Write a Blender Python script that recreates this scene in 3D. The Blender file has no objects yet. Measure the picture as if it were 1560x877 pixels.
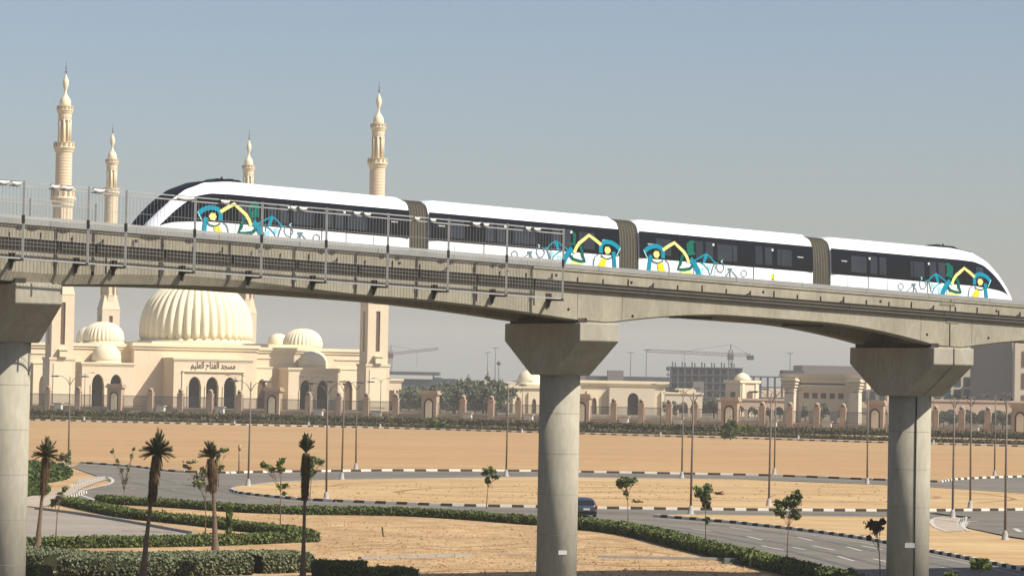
import bpy, bmesh, math, random
import numpy as np
from mathutils import Vector, Matrix

R = math.radians
rng = random.Random(7)
nrg = np.random.default_rng(7)
scene = bpy.context.scene
col = scene.collection

# ------------------------------------------------------------------ camera
F, PW, PH, YH, ROLL, HC = 4500.0, 1560, 877, 573.0, R(1.12), 10.8
PITCH = math.atan((YH - PH / 2) / F)
cw = Vector((0, math.cos(PITCH), math.sin(PITCH)))
_u0 = Vector((0, -math.sin(PITCH), math.cos(PITCH)))
_r0 = Vector((1, 0, 0))
cr = math.cos(ROLL) * _r0 + math.sin(ROLL) * _u0
cu = -math.sin(ROLL) * _r0 + math.cos(ROLL) * _u0
CAM = Vector((0, 0, HC))
cd = bpy.data.cameras.new('camera')
cam = bpy.data.objects.new('camera', cd)
col.objects.link(cam)
cd.sensor_width = 36
cd.lens = 36 * F / PW
cd.clip_start = 1
cd.clip_end = 20000
M = Matrix((cr, cu, -cw)).transposed().to_4x4()
M.translation = CAM
cam.matrix_world = M
scene.camera = cam

# ------------------------------------------------------------------ sky and sun
SUN_AZ, SUN_EL = 66.5, 44.5          # degrees right of straight behind the camera, height
sdir = Vector((math.sin(R(SUN_AZ)) * math.cos(R(SUN_EL)), -math.cos(R(SUN_AZ)) * math.cos(R(SUN_EL)), math.sin(R(SUN_EL))))
world = bpy.data.worlds.new('World')
scene.world = world
world.use_nodes = True
wn = world.node_tree
wn.nodes.clear()
sky = wn.nodes.new('ShaderNodeTexSky')
sky.sky_type = 'NISHITA'
sky.sun_disc = False
sky.sun_elevation = R(SUN_EL)
sky.sun_rotation = math.atan2(sdir.x, sdir.y)
sky.altitude = 0
sky.air_density = 1.0
sky.dust_density = 1.6
sky.ozone_density = 2.5
bg = wn.nodes.new('ShaderNodeBackground')
bg.inputs['Strength'].default_value = 0.083
wo = wn.nodes.new('ShaderNodeOutputWorld')
tint = wn.nodes.new('ShaderNodeMix')          # dusty desert air: the whole sky a touch less green
tint.data_type = 'RGBA'
tint.blend_type = 'MULTIPLY'
tint.inputs['Factor'].default_value = 1.0
tint.inputs['B'].default_value = (.98, .935, .96, 1)
wn.links.new(sky.outputs[0], tint.inputs['A'])
wn.links.new(tint.outputs['Result'], bg.inputs['Color'])
wn.links.new(bg.outputs[0], wo.inputs['Surface'])
sl = bpy.data.lights.new('sun', 'SUN')
sl.energy = 5.0
sl.angle = R(0.53)
sl.color = (1.0, 0.95, 0.88)
so = bpy.data.objects.new('sun', sl)
so.rotation_euler = sdir.to_track_quat('Z', 'Y').to_euler()
so.location = (40, -60, 90)
col.objects.link(so)
scene.view_settings.view_transform = 'Standard'
scene.view_settings.look = 'None'
scene.view_settings.exposure = 0.5
scene.view_settings.gamma = 1.0
scene.view_settings.use_curve_mapping = False
scene.cycles.use_denoising = True
scene.cycles.max_bounces = 6
scene.cycles.volume_bounces = 0
scene.cycles.transparent_max_bounces = 6

# ------------------------------------------------------------------ helpers
def ray(x, y):
    return cw + (x - PW / 2) / F * cr - (y - PH / 2) / F * cu
def g(x, y, z=0.0):
    d = ray(x, y)
    return CAM + (z - HC) / d.z * d
def at(x, y, Y):
    d = ray(x, y)
    return CAM + d * (Y / d.y)

def lin(r, gg, b):
    f = lambda c: (c / 255 / 12.92) if c / 255 <= .04045 else ((c / 255 + .055) / 1.055) ** 2.4
    return (f(r), f(gg), f(b))

MATS = {}
def mat(name, rgb, rough=.85, var=.14, scale=2.0, bump=0.0, spec=.25, metal=0.0, rgb2=None, stretch=(1, 1, 1), fine=0.0, coord='Object', thr=None, k=.62, patch=0.0, bd=.05):
    """procedural principled material: two tones mixed by noise, with optional fine grain and bump"""
    if name in MATS:
        return MATS[name]
    m = bpy.data.materials.new(name)
    m.use_nodes = True
    nt = m.node_tree
    n, l = nt.nodes, nt.links
    p = n['Principled BSDF']
    p.inputs['Roughness'].default_value = rough
    p.inputs['Specular IOR Level'].default_value = spec
    p.inputs['Metallic'].default_value = metal
    tc = n.new('ShaderNodeTexCoord')
    mp = n.new('ShaderNodeMapping')
    mp.inputs['Scale'].default_value = stretch
    l.new(tc.outputs[coord], mp.inputs['Vector'])
    nz = n.new('ShaderNodeTexNoise')
    nz.inputs['Scale'].default_value = scale
    nz.inputs['Detail'].default_value = 6
    nz.inputs['Roughness'].default_value = .6
    l.new(mp.outputs[0], nz.inputs['Vector'])
    rp = n.new('ShaderNodeValToRGB')
    a, b = thr if thr else (.3, .7)
    rp.color_ramp.elements[0].position = a
    rp.color_ramp.elements[1].position = b
    rgb = tuple(c * k for c in rgb)
    if rgb2: rgb2 = tuple(c * k for c in rgb2)
    c2 = rgb2 if rgb2 else tuple(min(1, c * (1 + var)) for c in rgb)
    c1 = rgb if rgb2 else tuple(c * (1 - var) for c in rgb)
    rp.color_ramp.elements[0].color = (*c1, 1)
    rp.color_ramp.elements[1].color = (*c2, 1)
    l.new(nz.outputs['Fac'], rp.inputs['Fac'])
    out = rp.outputs['Color']
    if fine:
        n2 = n.new('ShaderNodeTexNoise')
        n2.inputs['Scale'].default_value = scale * 9
        n2.inputs['Detail'].default_value = 4
        l.new(mp.outputs[0], n2.inputs['Vector'])
        hs = n.new('ShaderNodeMix')
        hs.data_type = 'RGBA'
        hs.blend_type = 'OVERLAY'
        hs.inputs['Factor'].default_value = fine
        l.new(out, hs.inputs['A'])
        l.new(n2.outputs['Fac'], hs.inputs['B'])
        out = hs.outputs['Result']
    if patch:
        n4 = n.new('ShaderNodeTexNoise')
        n4.inputs['Scale'].default_value = scale * .22
        n4.inputs['Detail'].default_value = 3
        l.new(mp.outputs[0], n4.inputs['Vector'])
        r4 = n.new('ShaderNodeValToRGB')
        r4.color_ramp.elements[0].position = .38
        r4.color_ramp.elements[1].position = .62
        r4.color_ramp.elements[0].color = (1 - patch, 1 - patch * 1.05, 1 - patch * 1.1, 1)
        r4.color_ramp.elements[1].color = (1, 1, 1, 1)
        l.new(n4.outputs['Fac'], r4.inputs['Fac'])
        m4 = n.new('ShaderNodeMix')
        m4.data_type = 'RGBA'
        m4.blend_type = 'MULTIPLY'
        m4.inputs['Factor'].default_value = 1
        l.new(out, m4.inputs['A'])
        l.new(r4.outputs['Color'], m4.inputs['B'])
        out = m4.outputs['Result']
    l.new(out, p.inputs['Base Color'])
    if bump:
        bn = n.new('ShaderNodeBump')
        bn.inputs['Strength'].default_value = bump
        bn.inputs['Distance'].default_value = bd
        n3 = n.new('ShaderNodeTexNoise')
        n3.inputs['Scale'].default_value = scale * 5
        n3.inputs['Detail'].default_value = 5
        l.new(mp.outputs[0], n3.inputs['Vector'])
        l.new(n3.outputs['Fac'], bn.inputs['Height'])
        l.new(bn.outputs[0], p.inputs['Normal'])
    MATS[name] = m
    return m

def wloc(o):
    v = Vector((0, 0, 0))
    while o is not None:
        v += o.location
        o = o.parent
    return v

def put(name, me, m, parent=None, label=None, cat=None, group=None, kind=None):
    o = bpy.data.objects.new(name, me)
    col.objects.link(o)
    if m is not None and len(me.materials) == 0:
        me.materials.append(m)
    if parent is not None:
        o.parent = parent
    tag(o, label, cat, group, kind)
    return o
def tag(o, label=None, cat=None, group=None, kind=None):
    if label: o['label'] = label
    if cat: o['category'] = cat
    if group: o['group'] = group
    if kind: o['kind'] = kind
    return o
def thing(name, label, cat, loc=(0, 0, 0), rz=0.0, group=None, kind=None):
    o = bpy.data.objects.new(name, None)
    o.empty_display_size = .5
    o.location = loc
    o.rotation_euler = (0, 0, rz)
    col.objects.link(o)
    return tag(o, label, cat, group, kind)
def copy_tree(o, parent=None):
    c = o.copy()
    col.objects.link(c)
    c.parent = parent
    for ch in list(o.children):
        copy_tree(ch, c)
    return c

class MB:
    """collects geometry in world (or local) coordinates and links it as one mesh object"""
    def __init__(s):
        s.v, s.f, s.sm = [], [], []
    def add(s, vs, fs, smooth=False):
        k = len(s.v)
        s.v += [tuple(q) for q in vs]
        s.f += [tuple(i + k for i in f) for f in fs]
        s.sm += [smooth] * len(fs)
        return s
    def box(s, a, b):
        x0, y0, z0 = a
        x1, y1, z1 = b
        return s.add([(x0, y0, z0), (x1, y0, z0), (x1, y1, z0), (x0, y1, z0), (x0, y0, z1), (x1, y0, z1), (x1, y1, z1), (x0, y1, z1)],
                     [(3, 2, 1, 0), (4, 5, 6, 7), (0, 1, 5, 4), (1, 2, 6, 5), (2, 3, 7, 6), (3, 0, 4, 7)])
    def hexa(s, bot, top):
        return s.add(list(bot) + list(top), [(3, 2, 1, 0), (4, 5, 6, 7), (0, 1, 5, 4), (1, 2, 6, 5), (2, 3, 7, 6), (3, 0, 4, 7)])
    def prism(s, poly, z0, z1):
        n = len(poly)
        vs = [(q[0], q[1], z0) for q in poly] + [(q[0], q[1], z1) for q in poly]
        return s.add(vs, [tuple(range(n))[::-1], tuple(range(n, 2 * n))] + [(i, (i + 1) % n, n + (i + 1) % n, n + i) for i in range(n)])
    def bar(s, p, q, w, h, up=Vector((0, 0, 1))):
        p, q = Vector(p), Vector(q)
        d = (q - p).normalized()
        if abs(d.dot(up)) > .98:
            up = Vector((0, 1, 0))
        a = d.cross(up).normalized() * w / 2
        b = a.cross(d).normalized() * h / 2
        return s.hexa([p - a - b, p + a - b, p + a + b, p - a + b], [q - a - b, q + a - b, q + a + b, q - a + b])
    def tube(s, pts, rad, n=8, cap=True):
        pts = [Vector(p) for p in pts]
        if not isinstance(rad, (list, tuple)):
            rad = [rad] * len(pts)
        vs, fs = [], []
        for i, p in enumerate(pts):
            d = (pts[min(i + 1, len(pts) - 1)] - pts[max(i - 1, 0)])
            d = d.normalized() if d.length > 1e-9 else Vector((0, 0, 1))
            ref = Vector((1, 0, 0)) if abs(d.x) < .8 else Vector((0, 1, 0))
            a = d.cross(ref).normalized()
            b = d.cross(a)
            for k in range(n):
                t = 2 * math.pi * k / n
                vs.append(p + rad[i] * (math.cos(t) * a + math.sin(t) * b))
        for i in range(len(pts) - 1):
            for k in range(n):
                fs.append((i * n + k, i * n + (k + 1) % n, (i + 1) * n + (k + 1) % n, (i + 1) * n + k))
        if cap:
            fs.append(tuple(range(n))[::-1])
            fs.append(tuple(range((len(pts) - 1) * n, len(pts) * n)))
        return s.add(vs, fs, True)
    def lathe(s, prof, c=(0, 0, 0), n=24, lobe=0, amp=0.0, smooth=True, rot=0.0):
        """prof: (radius, z) from bottom to top about a vertical axis"""
        vs, fs = [], []
        for r, z in prof:
            for k in range(n):
                t = 2 * math.pi * k / n + rot
                rr = r * (1 + amp * (abs(math.cos(lobe * t / 2)) - .5)) if lobe else r
                vs.append((c[0] + rr * math.cos(t), c[1] + rr * math.sin(t), c[2] + z))
        for i in range(len(prof) - 1):
            for k in range(n):
                fs.append((i * n + k, i * n + (k + 1) % n, (i + 1) * n + (k + 1) % n, (i + 1) * n + k))
        fs.append(tuple(range(n))[::-1])
        fs.append(tuple(range((len(prof) - 1) * n, len(prof) * n)))
        return s.add(vs, fs, smooth)
    def grid(s, rows, smooth=True, flip=False):
        w = len(rows[0])
        vs = [q for r_ in rows for q in r_]
        fs = []
        for i in range(len(rows) - 1):
            for k in range(w - 1):
                f = (i * w + k, i * w + k + 1, (i + 1) * w + k + 1, (i + 1) * w + k)
                fs.append(f[::-1] if flip else f)
        return s.add(vs, fs, smooth)
    def mesh(s, name, off=None):
        me = bpy.data.meshes.new(name)
        v = s.v if off is None else [(a[0] - off[0], a[1] - off[1], a[2] - off[2]) for a in s.v]
        me.from_pydata(v, [], s.f)
        if any(s.sm):
            me.polygons.foreach_set('use_smooth', s.sm)
        me.update()
        return me
    def build(s, name, m, parent=None, local=False, recalc=False, **kw):
        off = None
        if parent is not None and not local:
            off = wloc(parent)
        me = s.mesh(name, off)
        if recalc:
            bm = bmesh.new(); bm.from_mesh(me)
            bmesh.ops.recalc_face_normals(bm, faces=bm.faces)
            bm.to_mesh(me); bm.free()
        return put(name, me, m, parent, **kw)

def np_mesh(name, V, Q, smooth=False):
    me = bpy.data.meshes.new(name)
    me.vertices.add(len(V))
    me.vertices.foreach_set('co', np.asarray(V, dtype=np.float32).ravel())
    k = Q.shape[1]
    me.loops.add(len(Q) * k)
    me.loops.foreach_set('vertex_index', np.asarray(Q, dtype=np.int32).ravel())
    me.polygons.add(len(Q))
    me.polygons.foreach_set('loop_start', np.arange(len(Q), dtype=np.int32) * k)
    me.polygons.foreach_set('loop_total', np.full(len(Q), k, dtype=np.int32))
    me.update(calc_edges=True)
    return me
def leaf_quads(C, size, elong=1.6, up=0.0):
    """one randomly turned leaf-shaped quad at each centre"""
    n = len(C)
    a = nrg.normal(size=(n, 3)); a[:, 2] += up
    a /= np.linalg.norm(a, axis=1)[:, None]
    b = nrg.normal(size=(n, 3))
    b -= (b * a).sum(1)[:, None] * a
    b /= np.linalg.norm(b, axis=1)[:, None]
    s = size * nrg.uniform(.6, 1.35, n)[:, None]
    V = np.stack([C - a * s * elong / 2, C + b * s * .5, C + a * s * elong / 2, C - b * s * .5], 1).reshape(-1, 3)
    return V, np.arange(4 * n).reshape(n, 4)
def blob_pts(n, c, rad):
    k = max(3, n // 28)
    sub = nrg.normal(size=(k, 3)) * .48
    w = nrg.uniform(.16, .34, k)
    i = nrg.integers(0, k, n)
    p = sub[i] + nrg.normal(size=(n, 3)) * w[i][:, None]
    return np.array(c) + p * np.array(rad)
def smooth_path(pts, step=1.0):
    """catmull-rom through points, resampled"""
    P = [Vector(p) for p in pts]
    out = []
    for i in range(len(P) - 1):
        p0, p1, p2, p3 = P[max(i - 1, 0)], P[i], P[i + 1], P[min(i + 2, len(P) - 1)]
        for k in range(12):
            t = k / 12
            out.append(.5 * ((2 * p1) + (p2 - p0) * t + (2 * p0 - 5 * p1 + 4 * p2 - p3) * t * t + (3 * p1 - p0 - 3 * p2 + p3) * t ** 3))
    out.append(P[-1])
    res = [out[0]]
    acc = 0
    for a, b in zip(out, out[1:]):
        d = (b - a).length
        while acc + d >= step and d > 1e-9:
            t = (step - acc) / d
            a = a + (b - a) * t
            res.append(a.copy())
            d = (b - a).length
            acc = 0
        acc += d
    return res

# ------------------------------------------------------------------ materials
m_sand = mat('sand_pale', lin(196, 154, 108), .95, rgb2=lin(238, 205, 156), scale=.7, fine=.55, bump=1.0, spec=.05, patch=.2, bd=.12)
m_field = mat('sand_graded', lin(198, 159, 113), .95, rgb2=lin(212, 174, 127), scale=.12, fine=.3, bump=.5, spec=.05, patch=.08, bd=.1, stretch=(.3, 1, 1))
m_island = mat('sand_tracked', lin(205, 166, 117), .95, rgb2=lin(234, 202, 150), scale=.3, fine=.35, bump=.8, spec=.05, patch=.14, bd=.1, stretch=(.25, 1.2, 1))
m_track = mat('sand_rut', lin(160, 126, 92), .95, rgb2=lin(190, 153, 113), scale=.6, spec=.05)
m_asph = mat('asphalt', lin(128, 122, 110), .9, rgb2=lin(150, 142, 127), scale=.2, fine=.3, spec=.15, patch=.12, stretch=(.3, 1, 1))
m_asph2 = mat('asphalt_dusty', lin(160, 150, 136), .92, rgb2=lin(186, 174, 156), scale=.2, fine=.2, spec=.1, stretch=(.3, 1, 1))
m_pave = mat('paving', lin(190, 172, 150), .9, rgb2=lin(212, 194, 170), scale=.4, fine=.2)
m_paint = mat('road_paint', lin(214, 208, 196), .8, rgb2=lin(176, 170, 158), scale=1.5, k=0.8)
m_kw = mat('kerb_white', lin(232, 226, 212), .8, rgb2=lin(205, 196, 178), scale=1.2, coord='Object', k=0.85)
m_kb = mat('kerb_black', lin(58, 52, 46), .85, rgb2=lin(82, 74, 64), scale=1.2)
m_kg = mat('kerb_grey', lin(176, 168, 154), .9, var=.12, scale=1.0)
m_conc = mat('concrete_beam', lin(168, 160, 138), .9, rgb2=lin(194, 186, 162), scale=.7, fine=.25, bump=.15, spec=.1, stretch=(1, 1, .35))
m_conc2 = mat('concrete_pier', lin(178, 171, 150), .9, rgb2=lin(202, 195, 174), scale=.6, fine=.22, bump=.15, spec=.1, stretch=(1, 1, .3))
m_stain = mat('concrete_stain', lin(140, 132, 115), .95, rgb2=lin(166, 158, 138), scale=1.5)
m_joint = mat('joint_dark', lin(64, 58, 50), .95, var=.15)
m_rail = mat('conductor_rail', lin(98, 94, 86), .6, rgb2=lin(122, 116, 104), scale=.8, metal=.2)
m_steel = mat('galvanised_steel', lin(182, 180, 173), .6, rgb2=lin(200, 198, 190), scale=2, metal=.25, spec=.4)
m_walk = mat('walkway_steel', lin(166, 166, 160), .6, rgb2=lin(182, 182, 175), scale=1.0, metal=.2)
m_dark = mat('dark_steel', lin(66, 60, 52), .7, rgb2=lin(86, 78, 68), scale=2)
m_mesh = mat('fence_wire', lin(184, 180, 172), .6, var=.1, metal=.2)
m_cover = mat('white_plastic', lin(206, 204, 194), .5, var=.06, k=0.8)
m_white = mat('train_white', lin(238, 239, 240), .22, var=.015, scale=.5, spec=.5, k=0.95)
m_glass = mat('train_glass', lin(14, 17, 21), .1, rgb2=lin(22, 26, 31), scale=.35, spec=.35)
m_shield = mat('windscreen_glass', lin(40, 42, 44), .5, rgb2=lin(50, 52, 54), scale=.4, spec=.08)
m_pane = mat('train_pane', lin(46, 51, 58), .1, rgb2=lin(64, 70, 76), scale=.6, spec=.4)
m_gang = mat('gangway_bellows', lin(104, 99, 86), .8, var=.1)
m_black = mat('black_trim', lin(20, 22, 25), .35, var=.1)
m_teal = mat('livery_teal', lin(0, 148, 170), .35, rgb2=lin(0, 134, 158), scale=1, k=0.8)
m_green = mat('livery_dark_green', lin(0, 92, 78), .35, rgb2=lin(4, 106, 88), scale=1, k=0.8)
m_yel = mat('livery_yellow', lin(250, 212, 30), .35, rgb2=lin(250, 222, 70), scale=1, k=0.8)
m_pyel = mat('livery_pale_yellow', lin(246, 230, 128), .35, rgb2=lin(250, 236, 150), scale=1, k=0.8)
m_lblue = mat('livery_light_blue', lin(150, 214, 224), .35, rgb2=lin(175, 226, 232), scale=1, k=0.8)
m_lgrey = mat('livery_grey', lin(104, 128, 132), .35, rgb2=lin(120, 140, 144), scale=1, k=0.8)
m_cream = mat('mosque_stone', lin(236, 214, 180), .9, rgb2=lin(243, 223, 190), scale=.12, fine=.12, spec=.1, k=0.72)
m_cream2 = mat('mosque_trim', lin(240, 222, 184), .9, rgb2=lin(246, 230, 196), scale=.2, spec=.1, k=0.75)
m_dome = mat('dome_stone', lin(242, 228, 190), .85, rgb2=lin(248, 236, 204), scale=.15, spec=.15, k=0.75)
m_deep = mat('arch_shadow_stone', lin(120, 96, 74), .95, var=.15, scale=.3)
m_door = mat('brown_wood_screen', lin(78, 58, 44), .8, var=.2, scale=1)
m_brass = mat('finial_bronze', lin(110, 84, 92), .4, var=.1, metal=.5)
m_fstone = mat('fence_stone', lin(192, 164, 138), .9, rgb2=lin(212, 186, 158), scale=.4, spec=.1)
m_fbar = mat('fence_bars', lin(104, 104, 104), .7, var=.1)
m_bark = mat('bark', lin(120, 98, 76), .95, rgb2=lin(154, 132, 106), scale=6, bump=.5)
m_palmb = mat('palm_trunk', lin(112, 94, 76), .95, rgb2=lin(152, 132, 110), scale=3, bump=.6, stretch=(1, 1, 5))
m_frond = mat('palm_frond', lin(66, 72, 46), .75, rgb2=lin(104, 106, 72), scale=2)
m_dry = mat('palm_dry_skirt', lin(84, 66, 46), .95, rgb2=lin(122, 98, 68), scale=3)
m_leaf = mat('hedge_leaf', lin(78, 94, 44), .8, rgb2=lin(128, 140, 76), scale=1.4)
m_leaf2 = mat('grey_hedge_leaf', lin(116, 122, 88), .85, rgb2=lin(156, 158, 120), scale=1.2)
m_core = mat('hedge_twigs', lin(44, 50, 26), .95, rgb2=lin(66, 66, 38), scale=3)
m_sap = mat('sapling_leaf', lin(90, 106, 56), .8, rgb2=lin(136, 146, 88), scale=2.2)
m_farl = mat('far_tree_leaf', lin(104, 110, 84), .9, rgb2=lin(140, 142, 114), scale=.25)
m_grass = mat('ground_cover_leaf', lin(62, 84, 34), .85, rgb2=lin(104, 122, 58), scale=1.0)
m_lamp = mat('lamp_pole', lin(120, 108, 96), .6, rgb2=lin(146, 134, 120), scale=1, metal=.2)
m_lbase = mat('lamp_base', lin(196, 190, 180), .8, var=.1)
m_lhead = mat('lamp_head', lin(70, 66, 62), .5, var=.1)

# ------------------------------------------------------------------ ground and roads
b = MB()
b.add([(-4000, -300, 0), (4000, -300, 0), (4000, 6000, 0), (-4000, 6000, 0)], [(0, 1, 2, 3)])
b.build('ground', m_sand, kind='structure', label='pale sandy ground')

def sheet(name, px, z, m, label, kind='structure', parent=None):
    pts = [g(x, y) for x, y in px]
    q = MB()
    q.add([(p.x, p.y, z) for p in pts], [tuple(range(len(pts)))])
    o = q.build(name, m, parent, recalc=True, kind=kind, label=label)
    if o.data.polygons[0].normal.z < 0:
        o.data.flip_normals()
    return o
def arc(pts, n=6):
    """px catmull"""
    P = [Vector((x, y, 0)) for x, y in pts]
    out = []
    for i in range(len(P) - 1):
        p0, p1, p2, p3 = P[max(i - 1, 0)], P[i], P[i + 1], P[min(i + 2, len(P) - 1)]
        for k in range(n):
            t = k / n
            v = .5 * ((2 * p1) + (p2 - p0) * t + (2 * p0 - 5 * p1 + 4 * p2 - p3) * t * t + (3 * p1 - p0 - 3 * p2 + p3) * t ** 3)
            out.append((v.x, v.y))
    out.append(pts[-1])
    return out

m_asph_b = mat('unseen_dark_asphalt', lin(112, 108, 104), .9, rgb2=lin(130, 126, 120), scale=.1, fine=.2, spec=.15)  # dark ground added out of view to lessen light bounced from the sand
_c, _s = math.cos(R(30.2)), math.sin(R(30.2))
q = MB()
q.add([(-4.4 + _c * a + _s * n_, 140.7 + _s * a - _c * n_, .02) for a, n_ in ((-700, -6.5), (-700, 150), (900, 150), (900, -6.5))], [(0, 1, 2, 3)])
q.build('bounce_cut_ground', m_asph_b, kind='structure', label='unseen dark asphalt added under the viaduct to cut light bounced from the sand')
FARKERB = [(-60, 637), (48, 640), (292, 646), (565, 652), (811, 659), (1000, 664.5), (1156, 669), (1342, 674.6), (1557, 680.5), (1640, 683)]
MIDFAR = [(-60, 700), (123, 706), (205, 712), (264, 719), (344, 721.5), (391, 720.5), (585, 718), (795, 718.5), (883, 720), (1156, 725), (1336, 732), (1433, 735)]
MIDRIGHT = [(1433, 735), (1455, 731.5), (1500, 729), (1560, 727), (1660, 724)]
sheet('sand_field', [*FARKERB, (1660, 724), (1560, 727), (1500, 729), (1455, 731.5), *MIDFAR[::-1]], .03, m_field, 'smooth graded tan sand field between two kerbs')
# carriageways
ISL_TOP = [(353, 747.5), (357, 744), (380, 741), (427, 736), (500, 733.5), (600, 731.4), (814, 728.5), (880, 729), (1120, 732), (1344, 740.5), (1414, 744), (1560, 753.5), (1660, 760)]
ISL_BOT = [(353, 747.5), (358, 750.5), (377, 754), (444, 761), (491, 764), (591, 768), (690, 771.5), (798, 773.5), (940, 776), (1151, 778.5), (1342, 779.5), (1414, 779.5), (1560, 778), (1660, 776)]
WEDGE_LOW = [(997, 788), (1029, 790.5), (1062, 793), (1091, 795.8), (1120, 798), (1147, 801), (1201, 807), (1250, 813), (1293, 819), (1336, 826), (1422, 843), (1463, 851), (1538, 866), (1600, 879), (1660, 893)]
WEDGE_TOP = [(997, 788), (1040, 786.5), (1078, 786.5), (1156, 787.5), (1344, 790), (1420, 793), (1470, 800)]
HEDGE_ROAD = [(100, 763), (160, 766), (280, 770), (456, 776), (600, 780), (811, 793), (875, 800), (929, 804), (980, 812), (1045, 826), (1110, 842), (1159, 856), (1233, 874), (1320, 897)]
sheet('road', [*MIDFAR[1:], *MIDRIGHT[1:], (1660, 900), (1320, 897), *HEDGE_ROAD[::-1], (60, 759), (130, 745), (148, 742), (166, 737), (170, 734), (160, 730), (110, 712)], .06, m_asph,
      'grey asphalt road looping round the sandy island')
ISLAND = [*ISL_TOP, *ISL_BOT[::-1][:-1]]
def slab(name, px, z0, z1, m, label):
    pts = [g(x, y) for x, y in px]
    q = MB()
    q.prism([(p.x, p.y) for p in pts], z0, z1)
    return q.build(name, m, recalc=True, kind='structure', label=label)
slab('traffic_island', ISLAND, .0, .16, m_island, 'long sandy island in the middle of the road loop')
slab('median', [*WEDGE_TOP[:-1], (1444, 800), (1480, 809), (1540, 822), (1660, 840), *WEDGE_LOW[::-1]], .0, .15, m_island, 'wedge of bare sand between the two carriageways on the right')
# small paved crescent with a painted edge at the right, left parking strip
sheet('parking_bay', [(-40, 770), (44, 774), (60, 776), (200, 797), (300, 815.5), (270, 819), (44, 824), (-40, 826)], .05, m_asph2, 'dusty grey strip of parking asphalt at the lower left')
sheet('footpath', [(-40, 757), (44, 757), (112, 742), (118, 731), (150, 726), (164, 730), (130, 742), (118, 748), (110, 760), (100, 764), (60, 774), (44, 772), (-40, 768)], .075, m_pave, 'pale footpath bending past the green bank')

def strip_px(px, w, z, m, name='lane_marking', parent=None, closed=False, step=1.0):
    pts = smooth_path([g(x, y) for x, y in px], step)
    q = MB()
    L, Rr = [], []
    for i, p in enumerate(pts):
        d = (pts[min(i + 1, len(pts) - 1)] - pts[max(i - 1, 0)])
        d.z = 0
        d.normalize()
        nn = Vector((-d.y, d.x, 0)) * w / 2
        L.append((p.x + nn.x, p.y + nn.y, z)); Rr.append((p.x - nn.x, p.y - nn.y, z))
    q.grid([Rr, L], smooth=False)
    o = q.build(name, m, parent)
    if o.data.polygons[0].normal.z < 0:
        o.data.flip_normals()
    return o

m_worn = mat('asphalt_worn', lin(104, 101, 97), .85, rgb2=lin(126, 122, 116), scale=.5, stretch=(.3, 1, 1))
wear = thing('tyre_wear', 'dark tyre-polished wheel paths on the asphalt', None, (0, 0, 0), kind='structure')
for px, w in [([(900, 795), (1000, 801), (1120, 816), (1250, 840), (1350, 864), (1420, 882)], .55), ([(900, 798), (1000, 805), (1110, 821), (1220, 845), (1320, 872)], .55), ([(980, 793), (1100, 802), (1230, 820), (1360, 846), (1480, 872)], .5),
              ([(400, 764), (600, 773), (800, 780), (1000, 783)], .5), ([(230, 728), (320, 745), (400, 759), (600, 769.5)], .6), ([(200, 735), (280, 752), (380, 764)], .6), ([(880, 724.5), (1150, 729), (1340, 736), (1480, 742), (1600, 746)], .9), ([(420, 728), (600, 724.5), (810, 723)], .9)]:
    strip_px(px, w, .066, m_worn, 'wheel_path', wear)
for px, w in [([(x, y + 2.2) for x, y in ISL_BOT[2:]], .5), ([(x, y + 2.0) for x, y in WEDGE_LOW], .35), ([(x, y - 1.2) for x, y in ISL_TOP[2:]], .8), ([(x, y + 1.6) for x, y in MIDFAR[1:]], .7)]:
    strip_px(px, w, .068, m_asph2, 'drifted_sand', wear)
marks = thing('road_markings', 'white painted lane lines on the grey road', None, (0, 0, 0), kind='structure')
strip_px([(1000, 819), (1090, 832), (1160, 843), (1240, 860), (1300, 875)], .16, .072, m_paint, parent=marks)
strip_px([(1020, 789.5 + 3), (1091, 798.5), (1201, 811), (1293, 824), (1380, 840), (1463, 857), (1560, 878)], .14, .072, m_paint, parent=marks)
strip_px([(1380, 792), (1420, 796), (1470, 800)], .12, .16, m_paint, parent=marks)
for a in [((1053, 806), (1085, 810.5)), ((1112, 804), (1145, 809)), ((1138, 818), (1164, 824)), ((1215, 819), (1240, 825)), ((1207, 834), (1231, 839)), ((1160, 832), (1197, 839.5)),
          ((1237, 832), (1277, 840)), ((1276, 848), (1302, 856)), ((1290, 834), (1313, 840)), ((1312, 832), (1345, 838)), ((1434, 865), (1467, 872)), ((1330, 852), (1352, 857)),
          ((140, 743), (150, 744)), ((200, 744), (210, 745)), ((234, 742), (242, 743)), ((262, 745.5), (270, 746.5)), ((180, 752), (188, 753)), ((268, 736), (276, 737)), ((239, 751), (246, 752))]:
    strip_px(a, .22, .073, m_paint, parent=marks, step=.7)
strip_px([(165, 727), (172, 732), (166, 738), (140, 744), (122, 749), (122, 754), (135, 759), (147, 763)], .3, .08, m_paint, 'painted_edge', marks)
# the crescent on the median and the little slip road
sheet('slip_road', [(1414, 782), (1660, 782), (1660, 838), (1540, 820), (1480, 808), (1466, 803), (1466, 797), (1480, 790), (1440, 786)], .168, m_asph, 'grey side lane joining the road at the right')
sheet('turning_bay', [(1419, 796), (1426, 791), (1450, 789), (1468, 793), (1476, 800), (1466, 812), (1440, 811), (1424, 805)], .172, m_pave, 'small paved half-moon bay beside the lamp posts')
strip_px([(1440, 789.5), (1424, 792), (1419, 798), (1426, 806), (1445, 813), (1455, 814)], .3, .18, m_paint, 'painted_edge', marks)
strip_px([(1476, 812), (1468, 806), (1467, 801), (1476, 797), (1500, 796)], .3, .182, m_paint, 'painted_edge', marks)
strip_px([(1474, 799.5), (1500, 800.5), (1545, 803), (1560, 803)], .14, .184, m_paint, parent=marks)
strip_px([(1546, 808), (1556, 814)], .4, .184, m_paint, parent=marks)
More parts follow.
